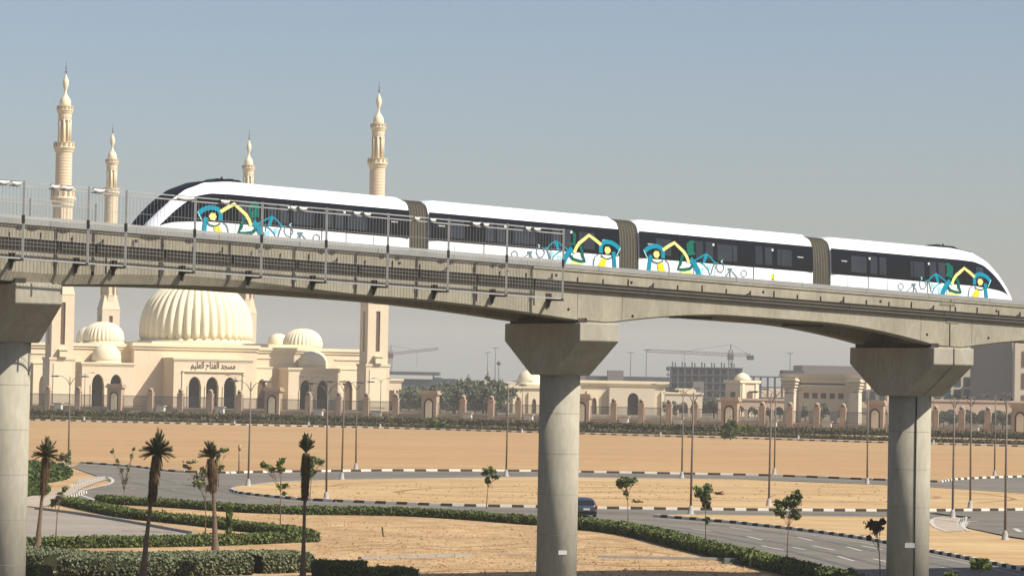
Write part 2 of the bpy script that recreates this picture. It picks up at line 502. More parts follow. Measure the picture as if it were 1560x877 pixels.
for i in range(4):
    strip_px([(1458 + i * 4, 803 - i * 2), (1463 + i * 3, 793 - i * 1)], .22, .184, m_paint, 'zebra_bar', marks, step=.5)
# ruts pressed into the sand of the island
ruts = thing('tyre_tracks', 'brown tyre ruts curving over the sand island', None, (0, 0, 0), kind='structure')
for px, w in [([(600, 752), (640, 747), (720, 744), (815, 742.5)], .8), ([(600, 752), (680, 757), (815, 761)], .6), ([(700, 751.5), (760, 751), (815, 753)], .9),
              ([(880, 744), (1000, 745), (1200, 750), (1344, 756)], .9), ([(880, 752), (960, 751), (1080, 753), (1180, 755), (1300, 756)], 1.3), ([(880, 760), (1100, 764), (1344, 768)], .7),
              ([(505, 742), (540, 738), (640, 735)], .6), ([(1414, 757), (1430, 759), (1420, 762)], .7), ([(1480, 752), (1545, 762), (1490, 768)], .6), ([(880, 736), (1100, 739), (1344, 747)], .5),
              ([(420, 748), (470, 744), (560, 741)], .6), ([(560, 762), (700, 766), (815, 767)], .5)]:
    strip_px(px, w, .164, m_track, 'rut', ruts)
for px, w in [([(560, 660), (760, 664), (1100, 676), (1340, 690)], 1.6), ([(380, 690), (700, 694), (1000, 699)], 1.5), ([(60, 664), (300, 676), (620, 680)], 1.4), ([(900, 690), (1200, 704), (1340, 712)], 1.2)]:
    strip_px(px, w, .034, m_field, 'rut', ruts, step=4)

for px, w in [([(500, 834), (600, 829), (700, 833), (812, 826)], .35), ([(520, 838), (620, 834), (720, 838), (812, 832)], .35), ([(640, 872), (720, 866), (812, 868)], .4), ([(880, 836), (930, 832), (980, 838), (1040, 846)], .35), ([(880, 858), (960, 862), (1080, 860)], .4), ([(880, 822), (920, 820), (960, 826)], .3)]:
    strip_px(px, w, .008, m_track, 'rut', ruts)
# kerbs: alternating painted blocks, each block its own piece
kb_w = MB().hexa([(0, -.5, 0), (1, -.5, 0), (1, .5, 0), (0, .5, 0)], [(.01, -.42, 1), (.99, -.42, 1), (.99, .42, 1), (.01, .42, 1)]).mesh('kerb_block')
kb_w.materials.append(m_kw)
kb_b = kb_w.copy(); kb_b.materials.clear(); kb_b.materials.append(m_kb)
kb_g = kb_w.copy(); kb_g.materials.clear(); kb_g.materials.append(m_kg)
def kerb(px, label, L=1.0, w=.28, h=.2, pattern=(0, 1), name='kerb', z=.03):
    pts = smooth_path([g(x, y) for x, y in px], L)
    root = thing(name, label, None, pts[0] * 1.0, kind='structure')
    root.location.z = 0
    for i, (p, q) in enumerate(zip(pts, pts[1:])):
        me = (kb_w, kb_b, kb_g)[pattern[i % len(pattern)]]
        o = bpy.data.objects.new('kerb_block', me)
        col.objects.link(o)
        o.parent = root
        d = q - p
        o.location = (p.x - pts[0].x, p.y - pts[0].y, z + rng.uniform(-.008, .008))
        o.rotation_euler = (0, 0, math.atan2(d.y, d.x))
        o.scale = (d.length * .985, w, h)
    return root
kerb(FARKERB, 'far black and white kerb below the long hedge', L=1.12, w=.5, h=.26)
kerb(MIDFAR[1:], 'black and white kerb along the near edge of the sand field', L=1.45, w=.35, h=.24)
kerb(MIDRIGHT, 'black and white kerb curling up to the right edge', L=1.1, w=.35, h=.24)
kerb(ISL_BOT, 'black and white kerb on the near side of the sandy island', L=.98, w=.3, h=.24)
kerb(ISL_TOP, 'pale kerb on the far side of the sandy island', L=1.4, w=.22, h=.17, pattern=(2,))
kerb(WEDGE_LOW, 'black and white kerb sweeping along the right-hand carriageway', L=.85, w=.3, h=.24)
kerb(WEDGE_TOP, 'low pale kerb on the far side of the sand wedge', L=1.2, w=.2, h=.16, pattern=(2,))
kerb([(55, 776), (120, 784), (200, 797), (300, 815)], 'plain grey kerb beside the parking strip', L=1.2, w=.3, h=.2, pattern=(2,))
kerb([(108, 742), (130, 736), (150, 731), (158, 728)], 'short striped kerb on the bend of the footpath', L=.55, w=.3, h=.2)
kerb([(94, 762), (112, 757), (130, 752)], 'broken white kerb at the tip of the hedge', L=.7, w=.35, h=.25)

# ------------------------------------------------------------------ viaduct frame of reference
TH = R(30.2)
D = Vector((math.cos(TH), math.sin(TH), 0))
N = Vector((math.sin(TH), -math.cos(TH), 0))
T0 = Vector((-4.377, 140.7, 0))
def G(s): return 16.11 - .0338 * s
def V(s, n, z):          # s along the track, n towards the camera from the train's near side, z above the running surface
    return T0 + D * s + N * n + Vector((0, 0, G(s) + z))
S0, S1 = -44.0, 74.0
PIERS = [-21.05, 7.14, 28.47, 49.8, 71.1]
def soffit(s):
    prev = -49.3
    for a, bb in zip([-49.3] + PIERS, PIERS + [92.4]):
        if a <= s <= bb:
            span = bb - a
            t = abs((s - a) / span - .5) * 2
            base = 1.98 if span > 25 else 1.66
            e = max(0.0, min(1.0, (t - .25) / .67))
            return base + (2.42 - base) * e ** 1.7
    return 2.4
HB = .4                   # half width of a beam
def make_beam(name, label, nc, detail):
    root = thing(name, label, 'guideway beam', V(0, nc, -1.0))
    for (a, bb) in [(S0, 28.42), (28.5, S1)]:
        ss = list(np.arange(a, bb, 0.75)) + [bb]
        rows = []
        for s in ss:
            d = soffit(s)
            ch = .42 if s < -14 else max(.06, .42 * (1 - (s + 14) / 10))
            prof = [(HB, 0), (HB + .05, 0), (HB + .05, -.09), (HB, -.12), (HB, -d + ch), (HB - .16, -d), (-HB + .16, -d), (-HB, -d + ch), (-HB, -.12), (-HB - .05, -.09), (-HB - .05, 0), (HB, 0)]
            rows.append([V(s, nc + x, z) for x, z in prof])
        q = MB()
        q.grid(rows, smooth=False, flip=True)
        q.add(rows[0][:-1], [tuple(range(11))])
        q.add(rows[-1][:-1], [tuple(range(11))[::-1]])
        q.build('girder', m_conc, root, recalc=True)
    # conductor rail and its brackets on the camera side
    q = MB()
    for a in np.arange(S0, S1 - 3, 6.0):
        A = [V(a, nc + HB + .02, -.93), V(a, nc + HB + .02, -.58), V(a, nc + HB + .12, -.62), V(a, nc + HB + .12, -.89)]
        B = [V(a + 5.97, nc + HB + .02, -.93), V(a + 5.97, nc + HB + .02, -.58), V(a + 5.97, nc + HB + .12, -.62), V(a + 5.97, nc + HB + .12, -.89)]
        q.hexa(A, B)
    q.build('conductor_rail', m_rail, root, recalc=True)
    q = MB()
    for z in (-.60, -.76, -.915):
        for a in np.arange(S0, S1 - 6, 8.0):
            q.bar(V(a, nc + HB + .14, z), V(a + 7.98, nc + HB + .14, z), .05, .045)
    q.build('rail_rib', m_dark, root)
    if detail:
        k = 0
        for s in np.arange(-28, 44, 1.42):
            k += 1
            q = MB()
            q.bar(V(s, nc + HB + .03, -.34 if k % 3 else -.26), V(s, nc + HB + .03, -.58), .035, .04)
            if k % 4 == 0:
                q.bar(V(s + .02, nc + HB + .03, -.42), V(s - .25, nc + HB + .05, -.56), .05, .05)
            q.build('rail_bracket', m_dark, root)
        for s, z in [(-24.5, -.35), (-16.5, -.3), (-10.5, -.32), (-3.5, -.35), (2.2, -.32), (4.9, -.33), (9.1, -.4), (16.8, -.35), (24.0, -.36), (31.5, -.38), (5.6, -1.9), (9.2, -2.0), (27.0, -1.85), (31.0, -1.8), (-18.5, -1.85)]:
            q = MB()
            q.tube([V(s, nc + HB - .02, z), V(s, nc + HB + .012, z)], .07, 10)
            q.build('lifting_hole', m_joint, root)
        for s, w, z0, z1 in [(6.1, .02, -2.38, -.95), (8.6, .02, -2.3, -.95), (26.6, .02, -2.2, -.95), (29.9, .02, -2.2, -.95)]:
            q = MB()
            q.bar(V(s, nc + HB + .004, z0), V(s, nc + HB + .004, z1), w, .012)
            q.build('casting_joint', m_stain, root)
        for s, z0, z1, w in [(28.3, -.3, -.12, .5), (28.6, -1.2, -.96, .42)]:
            q = MB()
            q.hexa([V(s - w, nc + HB, z0), V(s + w, nc + HB, z0 + .03), V(s + w, nc + HB + .03, z0 + .03), V(s - w, nc + HB + .03, z0)],
                   [V(s - w * .8, nc + HB, z1), V(s + w * .7, nc + HB, z1), V(s + w * .7, nc + HB + .03, z1), V(s - w * .8, nc + HB + .03, z1)])
            q.build('expansion_plate', m_stain, root, recalc=True)
        q = MB()
        for s0 in (11.9, 18.6):
            q.tube([V(s0, nc - .1, -1.86), V(s0 + 1.2, nc - .1, -1.84), V(s0 + 2.2, nc - .1, -1.8)], .05, 8)
            q.box(V(s0 - .2, nc - .2, -1.95), V(s0 + .1, nc + .02, -1.78))
        q.build('drain_pipe', m_dark, root)
    return root
NEAR, FAR = 4.03, -1.57
make_beam('guideway_beam', 'concrete monorail beam nearest the camera, carrying the wire fence', NEAR, True)
make_beam('guideway_beam', 'concrete monorail beam under the train, behind the nearer beam', FAR, False)
# walkway between the beams
wk = thing('emergency_walkway', 'grey steel walkway running between the two concrete beams', 'walkway', V(0, 1.9, -.1))
for a in np.arange(S0, S1 - 2, 4.0):
    q = MB()
    q.hexa([V(a, .35, .16), V(a + 3.98, .35, .16), V(a + 3.98, 3.2, .16), V(a, 3.2, .16)], [V(a, .35, .22), V(a + 3.98, .35, .22), V(a + 3.98, 3.2, .22), V(a, 3.2, .22)])
    q.hexa([V(a, 3.2, .1), V(a + 3.98, 3.2, .1), V(a + 3.98, 3.26, .1), V(a, 3.26, .1)], [V(a, 3.2, .33), V(a + 3.98, 3.2, .33), V(a + 3.98, 3.26, .33), V(a, 3.26, .33)])
    q.build('deck_panel', m_walk, wk)
    q = MB()
    q.bar(V(a, -1.1, -.55), V(a, 3.6, -.55), .18, .9)
    q.build('cross_girder', m_dark, wk)
for n_ in (.4, 3.15):
    q = MB()
    for a in np.arange(S0, S1 - 6, 6.0):
        q.bar(V(a, n_, -.2), V(a + 6, n_, -.2), .12, .55)
    q.build('edge_girder', m_dark, wk)

# piers
def make_pier(s, label, w, dia, double=False):
    nc = (NEAR + FAR) / 2
    ztop = -2.47
    base = T0 + D * s + N * nc
    root = thing('viaduct_pier', label, 'pier', base)
    def cap(s_a, s_b, nm='pier_cap'):
        q = MB()
        ne, fe = nc + 3.55, nc - 3.55
        hc = dia / 2 - .02
        zc = G(s) + ztop
        def rows(ss):
            pf = [(ne, 0), (ne, -.84), (ne - .06, -.9), (nc + hc, -2.5), (nc - hc, -2.5), (fe + .06, -.9), (fe, -.84), (fe, 0)]
            return [T0 + D * ss + N * n_ + Vector((0, 0, zc + z)) for n_, z in pf]
        A, B = rows(s_a), rows(s_b)
        q.add(A + B, [tuple(range(8)), tuple(range(15, 7, -1))] + [(i, 8 + i, 8 + (i + 1) % 8, (i + 1) % 8) for i in range(8)])
        o = q.build(nm, m_conc2, root, recalc=True)
        md = o.modifiers.new('bevel', 'BEVEL'); md.width = .05; md.segments = 2; md.limit_method = 'ANGLE'
        return o
    if double:
        cap(s - w / 2, s - .03); cap(s + .03, s + w / 2)
    else:
        cap(s - w / 2, s + w / 2)
    zc = G(s) + ztop
    q = MB()
    q.tube([base + Vector((0, 0, -.5)), base + Vector((0, 0, zc - 2.4))], dia / 2, 56)
    c = q.build('column', m_conc2, root)
    for k in range(1, 7):                # shutter joints
        z = zc - 2.4 - k * 1.95
        q = MB()
        q.lathe([(dia / 2 - .02, 0), (dia / 2 + .003, .004), (dia / 2 + .003, .02), (dia / 2 - .02, .024)], (base.x, base.y, z), 48)
        q.build('shutter_joint', m_stain, c)
    # bearings on top of the cap under each beam
    for n_ in (NEAR, FAR):
        q = MB()
        p0 = T0 + D * s + N * n_
        q.bar(p0 - D * (w / 2 - .12) + Vector((0, 0, zc + .03)), p0 + D * (w / 2 - .12) + Vector((0, 0, zc + .03)), .7, .1)
        q.build('bearing', m_conc2 if n_ == NEAR else m_dark, root)
    q = MB()
    p0 = T0 + D * (s - w / 2 + .35) + Vector((0, 0, zc + .12))
    q.bar(p0 + N * (nc + 3.2), p0 + N * (nc - 3.2), .5, .22)
    q.build('bearing_beam', m_dark, root)
    # white plate on the camera-facing side of the column
    return root, base, dia, zc, c
p1 = make_pier(PIERS[0], 'round concrete pier at the left edge of the picture', 2.15, 1.98)
p2 = make_pier(PIERS[1], 'single round concrete pier beside the dark car', 2.2, 1.96)
p3 = make_pier(PIERS[2], 'split concrete pier with a dark vertical pipe', 2.6, 2.2, True)
p4 = make_pier(PIERS[3], 'concrete pier beyond the right edge of the picture', 2.2, 1.96)
def plate(p, px, py, w, h):
    root, base, dia, zc, c = p
    d = ray(px, py); d2 = Vector((d.x, d.y))
    o = Vector((0 - base.x, 0 - base.y))
    A = d2.dot(d2); Bq = 2 * o.dot(d2); Cq = o.dot(o) - (dia / 2 + .02) ** 2
    t = (-Bq - math.sqrt(Bq * Bq - 4 * A * Cq)) / (2 * A)
    P = CAM + d * t
    nn = Vector((P.x - base.x, P.y - base.y, 0)).normalized()
    tt = Vector((-nn.y, nn.x, 0))
    q = MB()
    q.bar(P - tt * w / 2, P + tt * w / 2, .03, h)
    q.build('number_plate', m_cover, root)
plate(p2, 857, 841, .42, .2)
plate(p3, 1386, 830, .5, .25)
# dark pipe down the split pier
root, base, dia, zc, c = p3
q = MB()
ang = math.atan2(-base.y, -base.x) + .30
pp = base + Vector((math.cos(ang), math.sin(ang), 0)) * (dia / 2 + .03)
q.tube([Vector((pp.x, pp.y, .9)), Vector((pp.x, pp.y, zc - 2.3))], .03, 8)
q.build('drain_pipe', m_joint, root)

# ------------------------------------------------------------------ wire fences on the beam
def make_fence(label, nf, posts, far=False):
    root = thing('safety_fence', label, 'fence', V(posts[0], nf, -1.5))
    zb, zt = (-1.52, 1.78) if not far else (-.2, 1.75)
    for s in posts:
        q = MB()
        q.bar(V(s, nf, zb), V(s, nf, zt), .1, .1)
        q.build('post', m_steel, root)
        if not far:
            q = MB()
            q.bar(V(s - .02, nf + .06, zb - .02), V(s - .02, NEAR + HB, zb + .02), .11, .13)
            q.bar(V(s - .02, NEAR + HB + .25, zb + .1), V(s - .02, NEAR + HB + .02, zb - .35), .1, .12)
            q.box(V(s - .15, NEAR + HB, zb - .1), V(s + .12, NEAR + HB + .12, zb + .3))
            q.build('bracket', m_dark, root)
            q = MB()
            q.bar(V(s, nf, .0), V(s, nf, .34), .13, .14)
            q.build('clamp', m_dark, root)
    for a, bb in zip(posts, posts[1:]):
        for z, h in ([(1.72, .05), (1.54, .05), (.24, .13), (-1.5, .06)] if not far else [(1.7, .05), (1.5, .05), (.9, .05), (.24, .1)]):
            q = MB()
            q.bar(V(a, nf, z), V(bb, nf, z), .05, h)
            q.build('rail', m_steel, root)
        q = MB()
        k = int((bb - a) / .155)
        for i in range(1, k):
            s = a + (bb - a) * i / k
            q.bar(V(s, nf, -1.5 if not far else .1), V(s, nf, 1.5), .012, .012)
        if not far:
            for z in (-1.2, -.6, .8):
                q.bar(V(a, nf, z), V(bb, nf, z), .012, .012)
        q.build('wire_panel', m_mesh, root, kind='stuff')
        if not far:
            q = MB()
            m_ = (a + bb) / 2
            q.bar(V(m_, nf - .04, -1.5), V(m_, nf - .04, -1.02), .07, .05)
            q.bar(V(m_, nf - .04, -1.9), V(m_, nf - .04, -1.56), .07, .05)
            q.build('mid_stay', m_dark, root)
    return root
posts = [-31.8, -28.6, -25.4, -22.2, -19.27, -17.54, -14.31, -11.09, -7.91, -4.8, -1.67, 1.42, 4.47]
NFENCE = NEAR + HB + 1.3 - .0
fe = make_fence('tall wire fence bracketed to the near side of the nearest beam', NFENCE, posts)
fe2 = make_fence('wire fence on the far side of the track behind the left end of the train', FAR - 1.9, [-44, -40.8, -37.6, -34.4, -31.2, -28, -24.8, -21.6, -18.4, -15.2], far=True)
def cover(s, root, nf, L=.45, h=.27, z=1.62):
    L *= .68; h *= .85
    q = MB()
    rows = []
    for i in range(7):
        a = math.pi * i / 6
        rows.append([V(s + L / 2 * x * (1 if y < 3 else .9), nf + .1 * math.sin(math.pi * y / 6) + .06, z + .1 - h * (1 - math.cos(math.pi * y / 6)) / 2 * (1 - .35 * abs(x))) for y in range(7) for x in [-math.cos(a)]])
    q.grid(rows)
    q.grid([[V(s - L / 2, nf - .06, z + .12), V(s + L / 2, nf - .06, z + .12)], [V(s - L / 2, nf + .1, z + .12), V(s + L / 2, nf + .1, z + .12)]], smooth=False)
    o = q.build('rail_cover', m_cover, root)
    return o
for x, L in [(3, .75), (23, .6), (82, .55), (101, .75), (149, .75), (280, 1.3), (341, .65), (445, .42), (460, .6), (542, .5), (558, .5), (634, .4), (658, .45), (724, .6), (739, .45), (803, .4), (817, .55)]:
    # pixel column -> position along the fence
    d = ray(x, 320)
    O = T0 + N * NFENCE
    t = (O - CAM).dot(N) / d.dot(N)
    s = (CAM + d * t - O).dot(D)
    cover(s, fe, NFENCE, L)
for s in (-24.2, -23.4, -22.6):
    cover(s, fe2, FAR - 1.9, .5)

# ------------------------------------------------------------------ the train
Z0T, NEX = -.95, 6.0
def interp(t, xs, ys):
    return float(np.interp(t, xs, ys))
def zt_(d): return interp(d, [0, .12, .3, .8, 1.35, 2.06, 2.97, 4.3, 6.0], [.35, .62, .92, 1.48, 2.04, 2.6, 2.99, 3.12, 3.1])
def hw_(d): return interp(d, [0, .12, .35, .7, 1.1, 1.7, 2.5], [.85, 1.08, 1.26, 1.40, 1.49, 1.55, 1.57])
def side_n(d, z, off=0.0):           # distance of the side skin from the centre line
    t = max(0.0, min(.9999, (z - Z0T) / (zt_(d) - Z0T)))
    return hw_(d) * (1 - t ** NEX) ** (1 / NEX) + off
def top_z(d, y, off=0.0):
    t = min(.9999, abs(y) / hw_(d))
    return Z0T + (zt_(d) - Z0T) * (1 - t ** NEX) ** (1 / NEX) + off
NC = FAR
class Car:
    """s0 = nose (or free) end, s1 = other end; sign tells which way the nose points; d = distance from the nose tip"""
    def __init__(self, s0, s1, nose):
        self.s0, self.s1, self.nose = s0, s1, nose
        self.L = abs(s1 - s0)
        self.sg = 1 if s1 > s0 else -1
    def P(self, d, y, z):
        return V(self.s0 + self.sg * d, NC + y, z)
    def dd(self, d):
        return d if self.nose else d + 10
def build_car(root, car, label=None):
    ds = list(np.concatenate([np.linspace(0, 3.2, 33), np.linspace(3.5, car.L, 22)])) if car.nose else list(np.linspace(0, car.L, 24))
    rows = []
    K = 22
    for d in ds:
        dn = car.dd(d)
        end = 0.0
        if not car.nose or d > car.L - .5:      # rounded roof edge next to the gangways
            e = min(d if not car.nose else 99, car.L - d)
            end = .16 * max(0, 1 - e / .4) ** 2
        prof = []
        for k in range(K + 1):
            t = math.pi / 2 * k / K
            prof.append((hw_(dn) * math.cos(t) ** (2 / NEX) - end * .3, Z0T + (zt_(dn) - end - Z0T) * math.sin(t) ** (2 / NEX)))
        full = prof + [(-y, z) for y, z in prof[-2::-1]]
        rows.append([car.P(d, y, z) for y, z in full])
    q = MB()
    q.grid(rows)
    w = len(rows[0])
    for row in (rows[0], rows[-1]):
        q.add(row, [tuple(range(w))])
    q.grid([[r_[0], r_[-1]] for r_ in rows], smooth=False)
    return q.build('car_body', m_white, root, recalc=True, label=label)
def side_patch(car, d0, d1, zlo, zhi, off, m, name, parent, sy=1, nd=30, nz=6):
    rows = []
    for i in range(nd + 1):
        d = d0 + (d1 - d0) * i / nd
        a, b_ = (zlo(d), zhi(d)) if callable(zlo) else (zlo, zhi)
        row = []
        for k in range(nz + 1):
            z = a + (b_ - a) * k / nz
            row.append(car.P(d, sy * side_n(car.dd(d), z, off), z))
        rows.append(row)
    q = MB()
    q.grid(rows)
    return q.build(name, m, parent)
def stroke(car, pts, w, m, parent, d_of, name='livery_stroke', off=.03):
    """a painted band on the camera side: pts in (q, z) with q measured along the car"""
    P = [Vector((a, b_, 0)) for a, b_ in pts]
    L, Rr = [], []
    for i, p in enumerate(P):
        d = P[min(i + 1, len(P) - 1)] - P[max(i - 1, 0)]
        d.normalize()
        nn = Vector((-d.y, d.x, 0)) * w / 2
        L.append(p + nn); Rr.append(p - nn)
    sub = []
    for A in (L, Rr):
        o = []
        for p, q_ in zip(A, A[1:]):
            for k in range(4):
                o.append(p + (q_ - p) * k / 4)
        o.append(A[-1]); sub.append(o)
    rows = [[car.P(d_of(p.x), side_n(car.dd(max(0.05, d_of(p.x))), p.y, off), p.y) for p in A] for A in sub]
    q = MB()
    q.grid(rows, smooth=False)
    return q.build(name, m, parent)
def patch_poly(car, pts, m, parent, d_of, name='livery_stroke', off=.028):
    q = MB()
    q.add([car.P(d_of(a), side_n(car.dd(max(.05, d_of(a))), z, off), z) for a, z in pts], [tuple(range(len(pts)))])
    return q.build(name, m, parent)
def zx(px, py):   # zoomed picture coordinates of the clean cluster on the third car -> (q, z)
    x, y = 840 + px / 3.9875, 300 + py / 3.9875
    d = ray(x, y)
    t = (T0 - CAM).dot(N) / d.dot(N)
    P = CAM + d * t
    s = (P - T0).dot(D)
    return (s - 13.25, P.z - G(s))
def livery(car, q0, sgn, parent):
    """q0: distance from the car's d=0 end to the teal arch; sgn: which way the pattern runs"""
    f = lambda q_: q0 + sgn * q_
    Z = lambda L: [zx(*p) for p in L]
    k = 1.3 / 3.9875 / 30
    S = lambda L, w, m, off=.03: stroke(car, Z(L), w * k, m, parent, f, off=off)
    Pg = lambda L, m, off=.028: patch_poly(car, Z(L), m, parent, f, off=off)
    Pg([(822, 285), (848, 262), (876, 268), (872, 350), (826, 356)], m_green, .024)
    S([(566, 330), (585, 312), (612, 300), (640, 298), (664, 308), (678, 332), (676, 372)], 20, m_teal)
    S([(602, 352), (596, 400), (587, 470)], 20, m_teal, .031)
    S([(560, 322), (570, 345), (582, 372)], 5, m_lblue, .032)
    Pg([(617, 345), (628, 328), (650, 330), (656, 352), (645, 372), (625, 366)], m_pyel, .033)
    S([(604, 378), (622, 396), (650, 402), (676, 386)], 6, m_green, .034)
    Pg([(640, 398), (664, 392), (690, 445), (684, 478), (652, 470)], m_yel, .0335)
    S([(690, 382), (708, 398), (715, 425), (716, 480)], 5, m_lgrey)
    S([(676, 322), (712, 298), (748, 278), (776, 306), (806, 336), (822, 366), (832, 398)], 15, m_pyel, .036)
    S([(806, 338), (790, 372), (782, 408), (768, 436), (800, 442), (838, 436), (860, 414)], 15, m_green, .033)
    Pg([(778, 452), (840, 446), (862, 470), (800, 478)], m_pyel, .029)
    S([(842, 376), (866, 402), (884, 440), (896, 480)], 26, m_teal, .032)
    S([(866, 388), (902, 366), (940, 345), (966, 366), (984, 392), (1004, 404)], 7, m_teal, .035)
    S([(942, 350), (932, 372), (924, 398)], 15, m_teal, .034)
    S([(900, 396), (926, 412), (950, 440), (962, 478)], 6, m_teal, .03)
    S([(990, 396), (978, 430), (968, 468)], 7, m_lgrey, .031)
    S([(1012, 398), (1000, 425), (1012, 452), (1034, 458), (1048, 430), (1040, 402)], 5, m_lgrey, .03)
    S([(1036, 400), (1030, 392), (1040, 384)], 6, m_lblue)
    Pg([(946, 414), (972, 408), (966, 446), (950, 440)], m_lblue)
    Pg([(900, 430), (930, 426), (920, 470), (902, 472)], m_lblue)
    S([(1060, 486), (1072, 462), (1084, 438), (1104, 460), (1128, 488)], 5, m_lgrey)
    S([(1084, 438), (1084, 486)], 6, m_lgrey, .031)
    S([(1070, 436), (1098, 438)], 9, m_lgrey, .0315)
    S([(1168 + 17 * math.cos(a), 464 + 20 * math.sin(a)) for a in np.linspace(0, 6.283, 13)], 4, m_lgrey)

train = thing('monorail_train', 'white four-car monorail train with dark window band and teal and yellow graphics', 'train', V(11.5, NC, -.9))
NOSE_S, TAIL_S = -14.15, 36.85
cars = [Car(NOSE_S, -.62, True), Car(.44, 11.2, False), Car(12.36, 23.03, False), Car(TAIL_S, 24.18, True)]
names = ['leading car with a raked black windscreen', 'second car of the train', 'third car of the train', 'tail car with a rounded nose']
zg0, zg1 = 1.13, 2.46
for ci, car in enumerate(cars):
    body = build_car(train, car, names[ci])
    for sy in (1, -1):
        if car.nose:
            def lo(d): return interp(d, [.75, 1.0, 1.4, 2.2, 3.2, 20], [.78, .88, .98, 1.06, 1.13, 1.13])
            def hi(d): return max(lo(d) + .02, interp(d, [.75, 1.0, 1.4, 1.87, 2.5, 3.2, 4.2, 20], [.80, 1.06, 1.47, 1.86, 2.26, 2.43, 2.46, 2.46]))
            wb = side_patch(car, .75, car.L - .01, lo, hi, .012, m_glass, 'window_band', body, sy, nd=70)
        else:
            wb = side_patch(car, .01, car.L - .01, zg0, zg1, .012, m_glass, 'window_band', body, sy)
        if sy < 0:
            continue
        # individual panes, doors and door joints on the camera side
        if car.nose:
            doors = [5.95, 8.85] if ci == 0 else [5.1, 9.0]
            panes = [(4.6, 5.5), (7.3, 8.4), (10.2, 11.2)] if ci == 0 else [(2.6, 3.1), (6.6, 7.5), (10.4, 11.4)]
        else:
            doors = [3.0, 6.75] if ci == 1 else [3.25, 6.9]
            panes = [(1.0, 1.9), (4.7, 5.9), (8.4, 9.3)]
        for d0 in doors:
            dr = side_patch(car, d0, d0 + 1.3, -.4, zg1 - .12, .016, m_white, 'door', body, 1, nd=3)
            side_patch(car, d0, d0 + 1.3, zg0 - .001, zg1 - .1, .02, m_glass, 'door_glass', dr, 1, nd=3)
            for e in (d0 + .12, d0 + .72):
                side_patch(car, e, e + .44, zg0 + .18, zg1 - .24, .023, m_pane, 'door_pane', dr, 1, nd=2)
            for e in (d0, d0 + 1.27):
                side_patch(car, e, e + .035, -.4, zg0, .021, m_joint, 'door_seal', dr, 1, nd=1)
            side_patch(car, d0 + 1.14, d0 + 1.26, zg1 - .42, zg1 - .3, .026, m_cover, 'door_lamp', dr, 1, nd=1, nz=1)
        for a, b_ in panes:
            side_patch(car, a, b_, zg0 + .2, zg1 - .3, .0145, m_pane, 'window_pane', body, 1, nd=2)
        for a in ([3.9, 7.3, 10.1] if car.nose else [2.4, 5.6, 8.6]):
            side_patch(car, a, a + .05, zg0 + .02, zg1 - .02, .0175, m_black, 'mullion', body, 1, nd=1)
        for e in ([2.9, 4.4, 11.6] if car.nose else [1.4, 5.2, 9.2]):
            side_patch(car, e, e + .02, -.4, zg0 - .02, .0155, m_lgrey, 'panel_seam', body, 1, nd=1)
            side_patch(car, e, e + .02, zg1 + .03, 2.9, .0155, m_lgrey, 'panel_seam', body, 1, nd=1)
        # small white number marks next to the gangways
        ends = [car.L - 1.0] if car.nose else [.5, car.L - 1.0]
        for e in ends:
            for i, w_ in enumerate((.06, .07, .05, .03, .06)):
                a = e + sum((.06, .07, .05, .03, .06)[:i]) + i * .02
                side_patch(car, a, a + w_, zg0 + .69, zg0 + .75, .018, m_cover, 'car_number', body, 1, nd=1, nz=1)
    if car.nose:
        rows = []
        for i in range(46):
            d = .10 + 5.3 * i / 45
            f = interp(d, [.1, .3, 1.2, 2.6, 3.4, 4.4, 5.0, 5.4], [.66, .70, .72, .72, .68, .6, .5, .3])
            y_ = hw_(d) * f
            rows.append([car.P(d, y_ * x, top_z(d, y_ * x, .014)) for x in np.linspace(1, -1, 13)])
        q = MB()
        q.grid(rows)
        ws = q.build('windscreen', m_shield, body)
        q = MB()
        q.bar(car.P(4.7, -.5, 3.2), car.P(4.7, .35, 3.2), .25, .14)
        q.tube([car.P(4.3, .2, 3.12), car.P(4.3, .2, 3.34)], .05, 8)
        q.build('roof_antenna', m_black, body)
        q = MB()
        q.hexa([car.P(3.6, -.75, 3.06), car.P(5.2, -.75, 3.06), car.P(5.2, .75, 3.06), car.P(3.6, .75, 3.06)], [car.P(3.9, -.6, 3.22), car.P(5.0, -.6, 3.22), car.P(5.0, .6, 3.22), car.P(3.9, .6, 3.22)])
        q.build('roof_fairing', m_black, body, recalc=True)
        q = MB()
        q.tube([car.P(.7, .15, top_z(.7, .15, .05)), car.P(1.6, .75, top_z(1.6, .75, .05))], .02, 6)
        q.build('wiper', m_black, ws)
        for y_ in (.75, -.75):
            q = MB()
            pts = [(.02 + .1 * abs(t), y_ + t * .22, .12 - .06 * t) for t in (-1, 0, 1)]
            q.add([car.P(hwd, yy, z) for hwd, yy, z in [(-.012, y_ - .1, .02), (-.012, y_ + .1, .02), (-.012, y_ + .1, .16), (-.012, y_ - .1, .16)]], [(0, 1, 2, 3)])
            q.build('headlight', m_cover, body)
    else:
        q = MB()
        for a in np.arange(1.4, car.L - 1, 2.6):
            q.hexa([car.P(a, -.55, 3.05), car.P(a + 1.6, -.55, 3.05), car.P(a + 1.6, .55, 3.05), car.P(a, .55, 3.05)], [car.P(a + .2, -.5, 3.112), car.P(a + 1.4, -.5, 3.112), car.P(a + 1.4, .5, 3.112), car.P(a + .2, .5, 3.112)])
        q.build('roof_equipment', m_white, body, recalc=True)
    if ci == 2:
        side_patch(car, 8.0, 8.18, .62, .86, .016, m_yel, 'emblem', body, 1, nd=1, nz=1)
        side_patch(car, 8.03, 8.15, .56, .62, .016, m_joint, 'emblem', body, 1, nd=1, nz=1)
